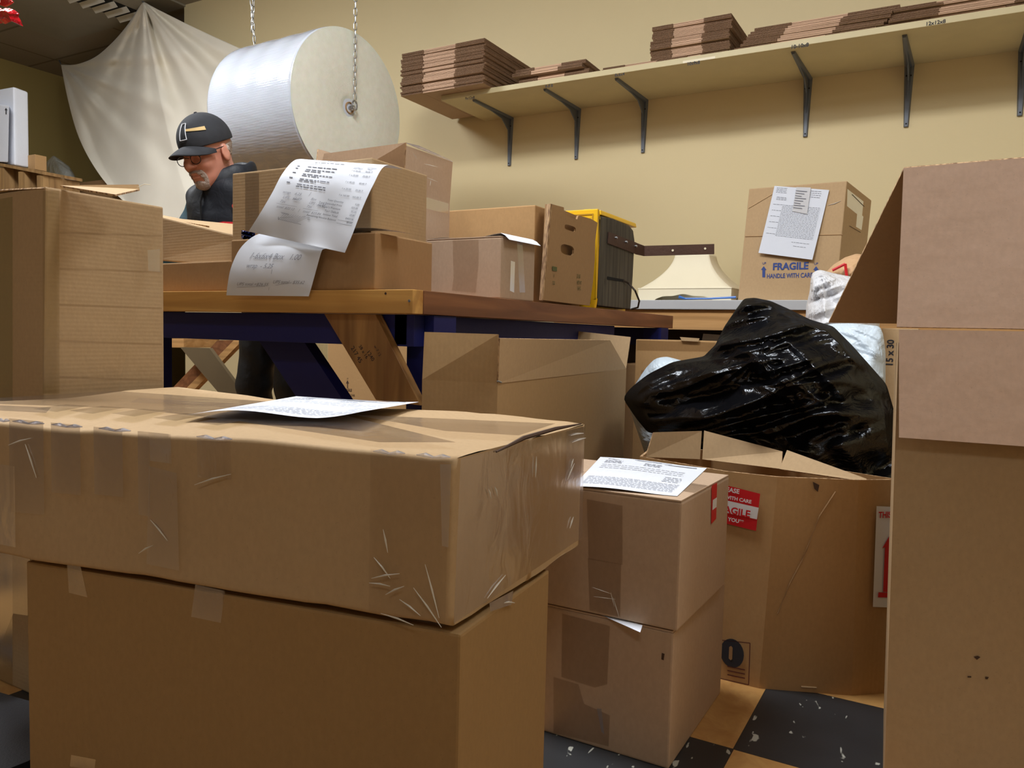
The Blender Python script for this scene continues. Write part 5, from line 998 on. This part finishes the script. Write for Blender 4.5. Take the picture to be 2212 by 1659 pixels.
    def wr(X,Y,Z,s,f): return s*(np.sin(X*f+Z*f*1.7+1)*np.sin(Y*f*1.3-Z*f*.6)+.5*np.sin(Z*f*2.3+X*f*1.1))
    def shirt(X,Y,Z):
        d=ell(X,Y,Z,(-2.45,2.13,1.11),(.188,.138,.17))
        for s in (-1,1):
            sh=(-2.44+s*.190,2.15,1.215); el=(-2.44+s*.222,2.02,.95); w_=(-2.17+s*.12,2.0,1.0); d=sm(d,cap(X,Y,Z,sh,el,.068,.056),.03); d=sm(d,cap(X,Y,Z,el,w_,.056,.038),.02)
        return d+wr(X,Y,Z,.0035,38)
    v,fc=nets(shirt,(-2.80,1.76,.86),(-1.98,2.36,1.36),.007); M('shirt',(v,fc),SH.m,body,smooth=True,label='teal long-sleeved shirt under the vest')
    def vest(X,Y,Z):
        d=ell(X,Y,Z,(-2.45,2.125,1.125),(.205,.155,.175)); d=sm(d,ell(X,Y,Z,(-2.43,2.26,.93),(.20,.16,.20)),.08)
        for s in (-1,1): d=sm(d,ell(X,Y,Z,(-2.45+s*.155,2.13,1.215),(.070,.080,.060)),.04)
        d=sm(d,ell(X,Y,Z,(-2.45,2.04,1.215),(.085,.06,.05)),.03)
        seam=.004*np.abs(np.sin((Z-1.0)*24)); d=d-seam+wr(X,Y,Z,.0045,19)
        return np.maximum(d,.74-Z)
    v,fc=nets(vest,(-2.76,1.88,.70),(-2.16,2.50,1.34),.0065); vv=M('vest',(v,fc),VM,body,smooth=True,label='dark padded sleeveless vest with standing collar')
    def collar(X,Y,Z):      # standing puffy collar, open at front (-Y)
        a=np.arctan2(X+2.45,-(Y-2.075)); r=np.sqrt((X+2.45)**2+(Y-2.075)**2)
        zc=1.232+.062*(1-np.cos(a))*.5; R_=.090-.006*np.cos(a)
        q=np.sqrt(((r-R_)/.020)**2+((Z-zc)/.048)**2); d=(q-1)*.020; d=d-.0015*np.sin(a*5+Z*40)
        return np.maximum(d,(.10-np.abs(a))*.1)
    v,fc=nets(collar,(-2.60,1.93,1.15),(-2.28,2.24,1.37),.004); M('collar',(v,fc),VM,vv,smooth=True)
    M('zip',tube([V(-2.45,1.985,1.23),V(-2.455,1.965,1.16),V(-2.455,1.968,1.08),V(-2.45,2.0,.98)],.004,6),BLACK,vv)
    M('snap',lathe([(.006,0),(.006,.003)],V(-2.40,1.985,1.195),(.2,-1,.2),10),ZINC,vv)
    M('chest_badge',lathe([(.011,0),(.011,.002)],V(-2.312,2.0,1.14),(.45,-1,.1),16),mk_plain('red_badge',(180,50,40),.6),vv)
    TR=mk_plain('black_trouser_cloth',(11,11,15),.6,bump=.5,bs=18)
    def tro(X,Y,Z):
        d=ell(X,Y,Z,(-2.43,2.31,.86),(.165,.125,.12))
        for s in (-1,1):
            hp=(-2.42+s*.085,2.33,.84); kn=(-2.42+s*.11,2.29,.46); an=(-2.42+s*.12,2.34,.07); d=sm(d,cap(X,Y,Z,hp,kn,.095,.070),.03); d=sm(d,cap(X,Y,Z,kn,an,.070,.062),.02)
        return d+wr(X,Y,Z,.004,28)
    v,fc=nets(tro,(-2.66,2.10,.0),(-2.18,2.50,1.0),.009); M('trousers',(v,fc),TR,body,smooth=True)
    def shoe(X,Y,Z):
        d=1e3
        for s in (-1,1):
            an=(-2.42+s*.12,2.34,.05); d=np.minimum(d,cap(X,Y,Z,an,(an[0]+s*.015,an[1]-.17,.042),.050,.042))
        return np.maximum(d,.004-Z)
    v,fc=nets(shoe,(-2.66,2.08,-.01),(-2.18,2.46,.14),.007); M('shoes',(v,fc),mk_plain('black_leather',(22,20,20),.35),body,smooth=True)
build_man()
rd=M('red_bowl',lathe([(.0,-.045),(.03,-.044),(.055,-.030),(.068,-.005),(.070,.015),(.062,.030),(.03,.040),(0,.042)],at(500,506,y=1.86),(.15,-.1,1),40,False),mk_plain('red_embossed_glaze',(178,22,30),.12,bump=1.0,bs=55,coat=.5),smooth=True); tag(rd,'glossy red embossed round vessel held in the man\'s hands','vessel')
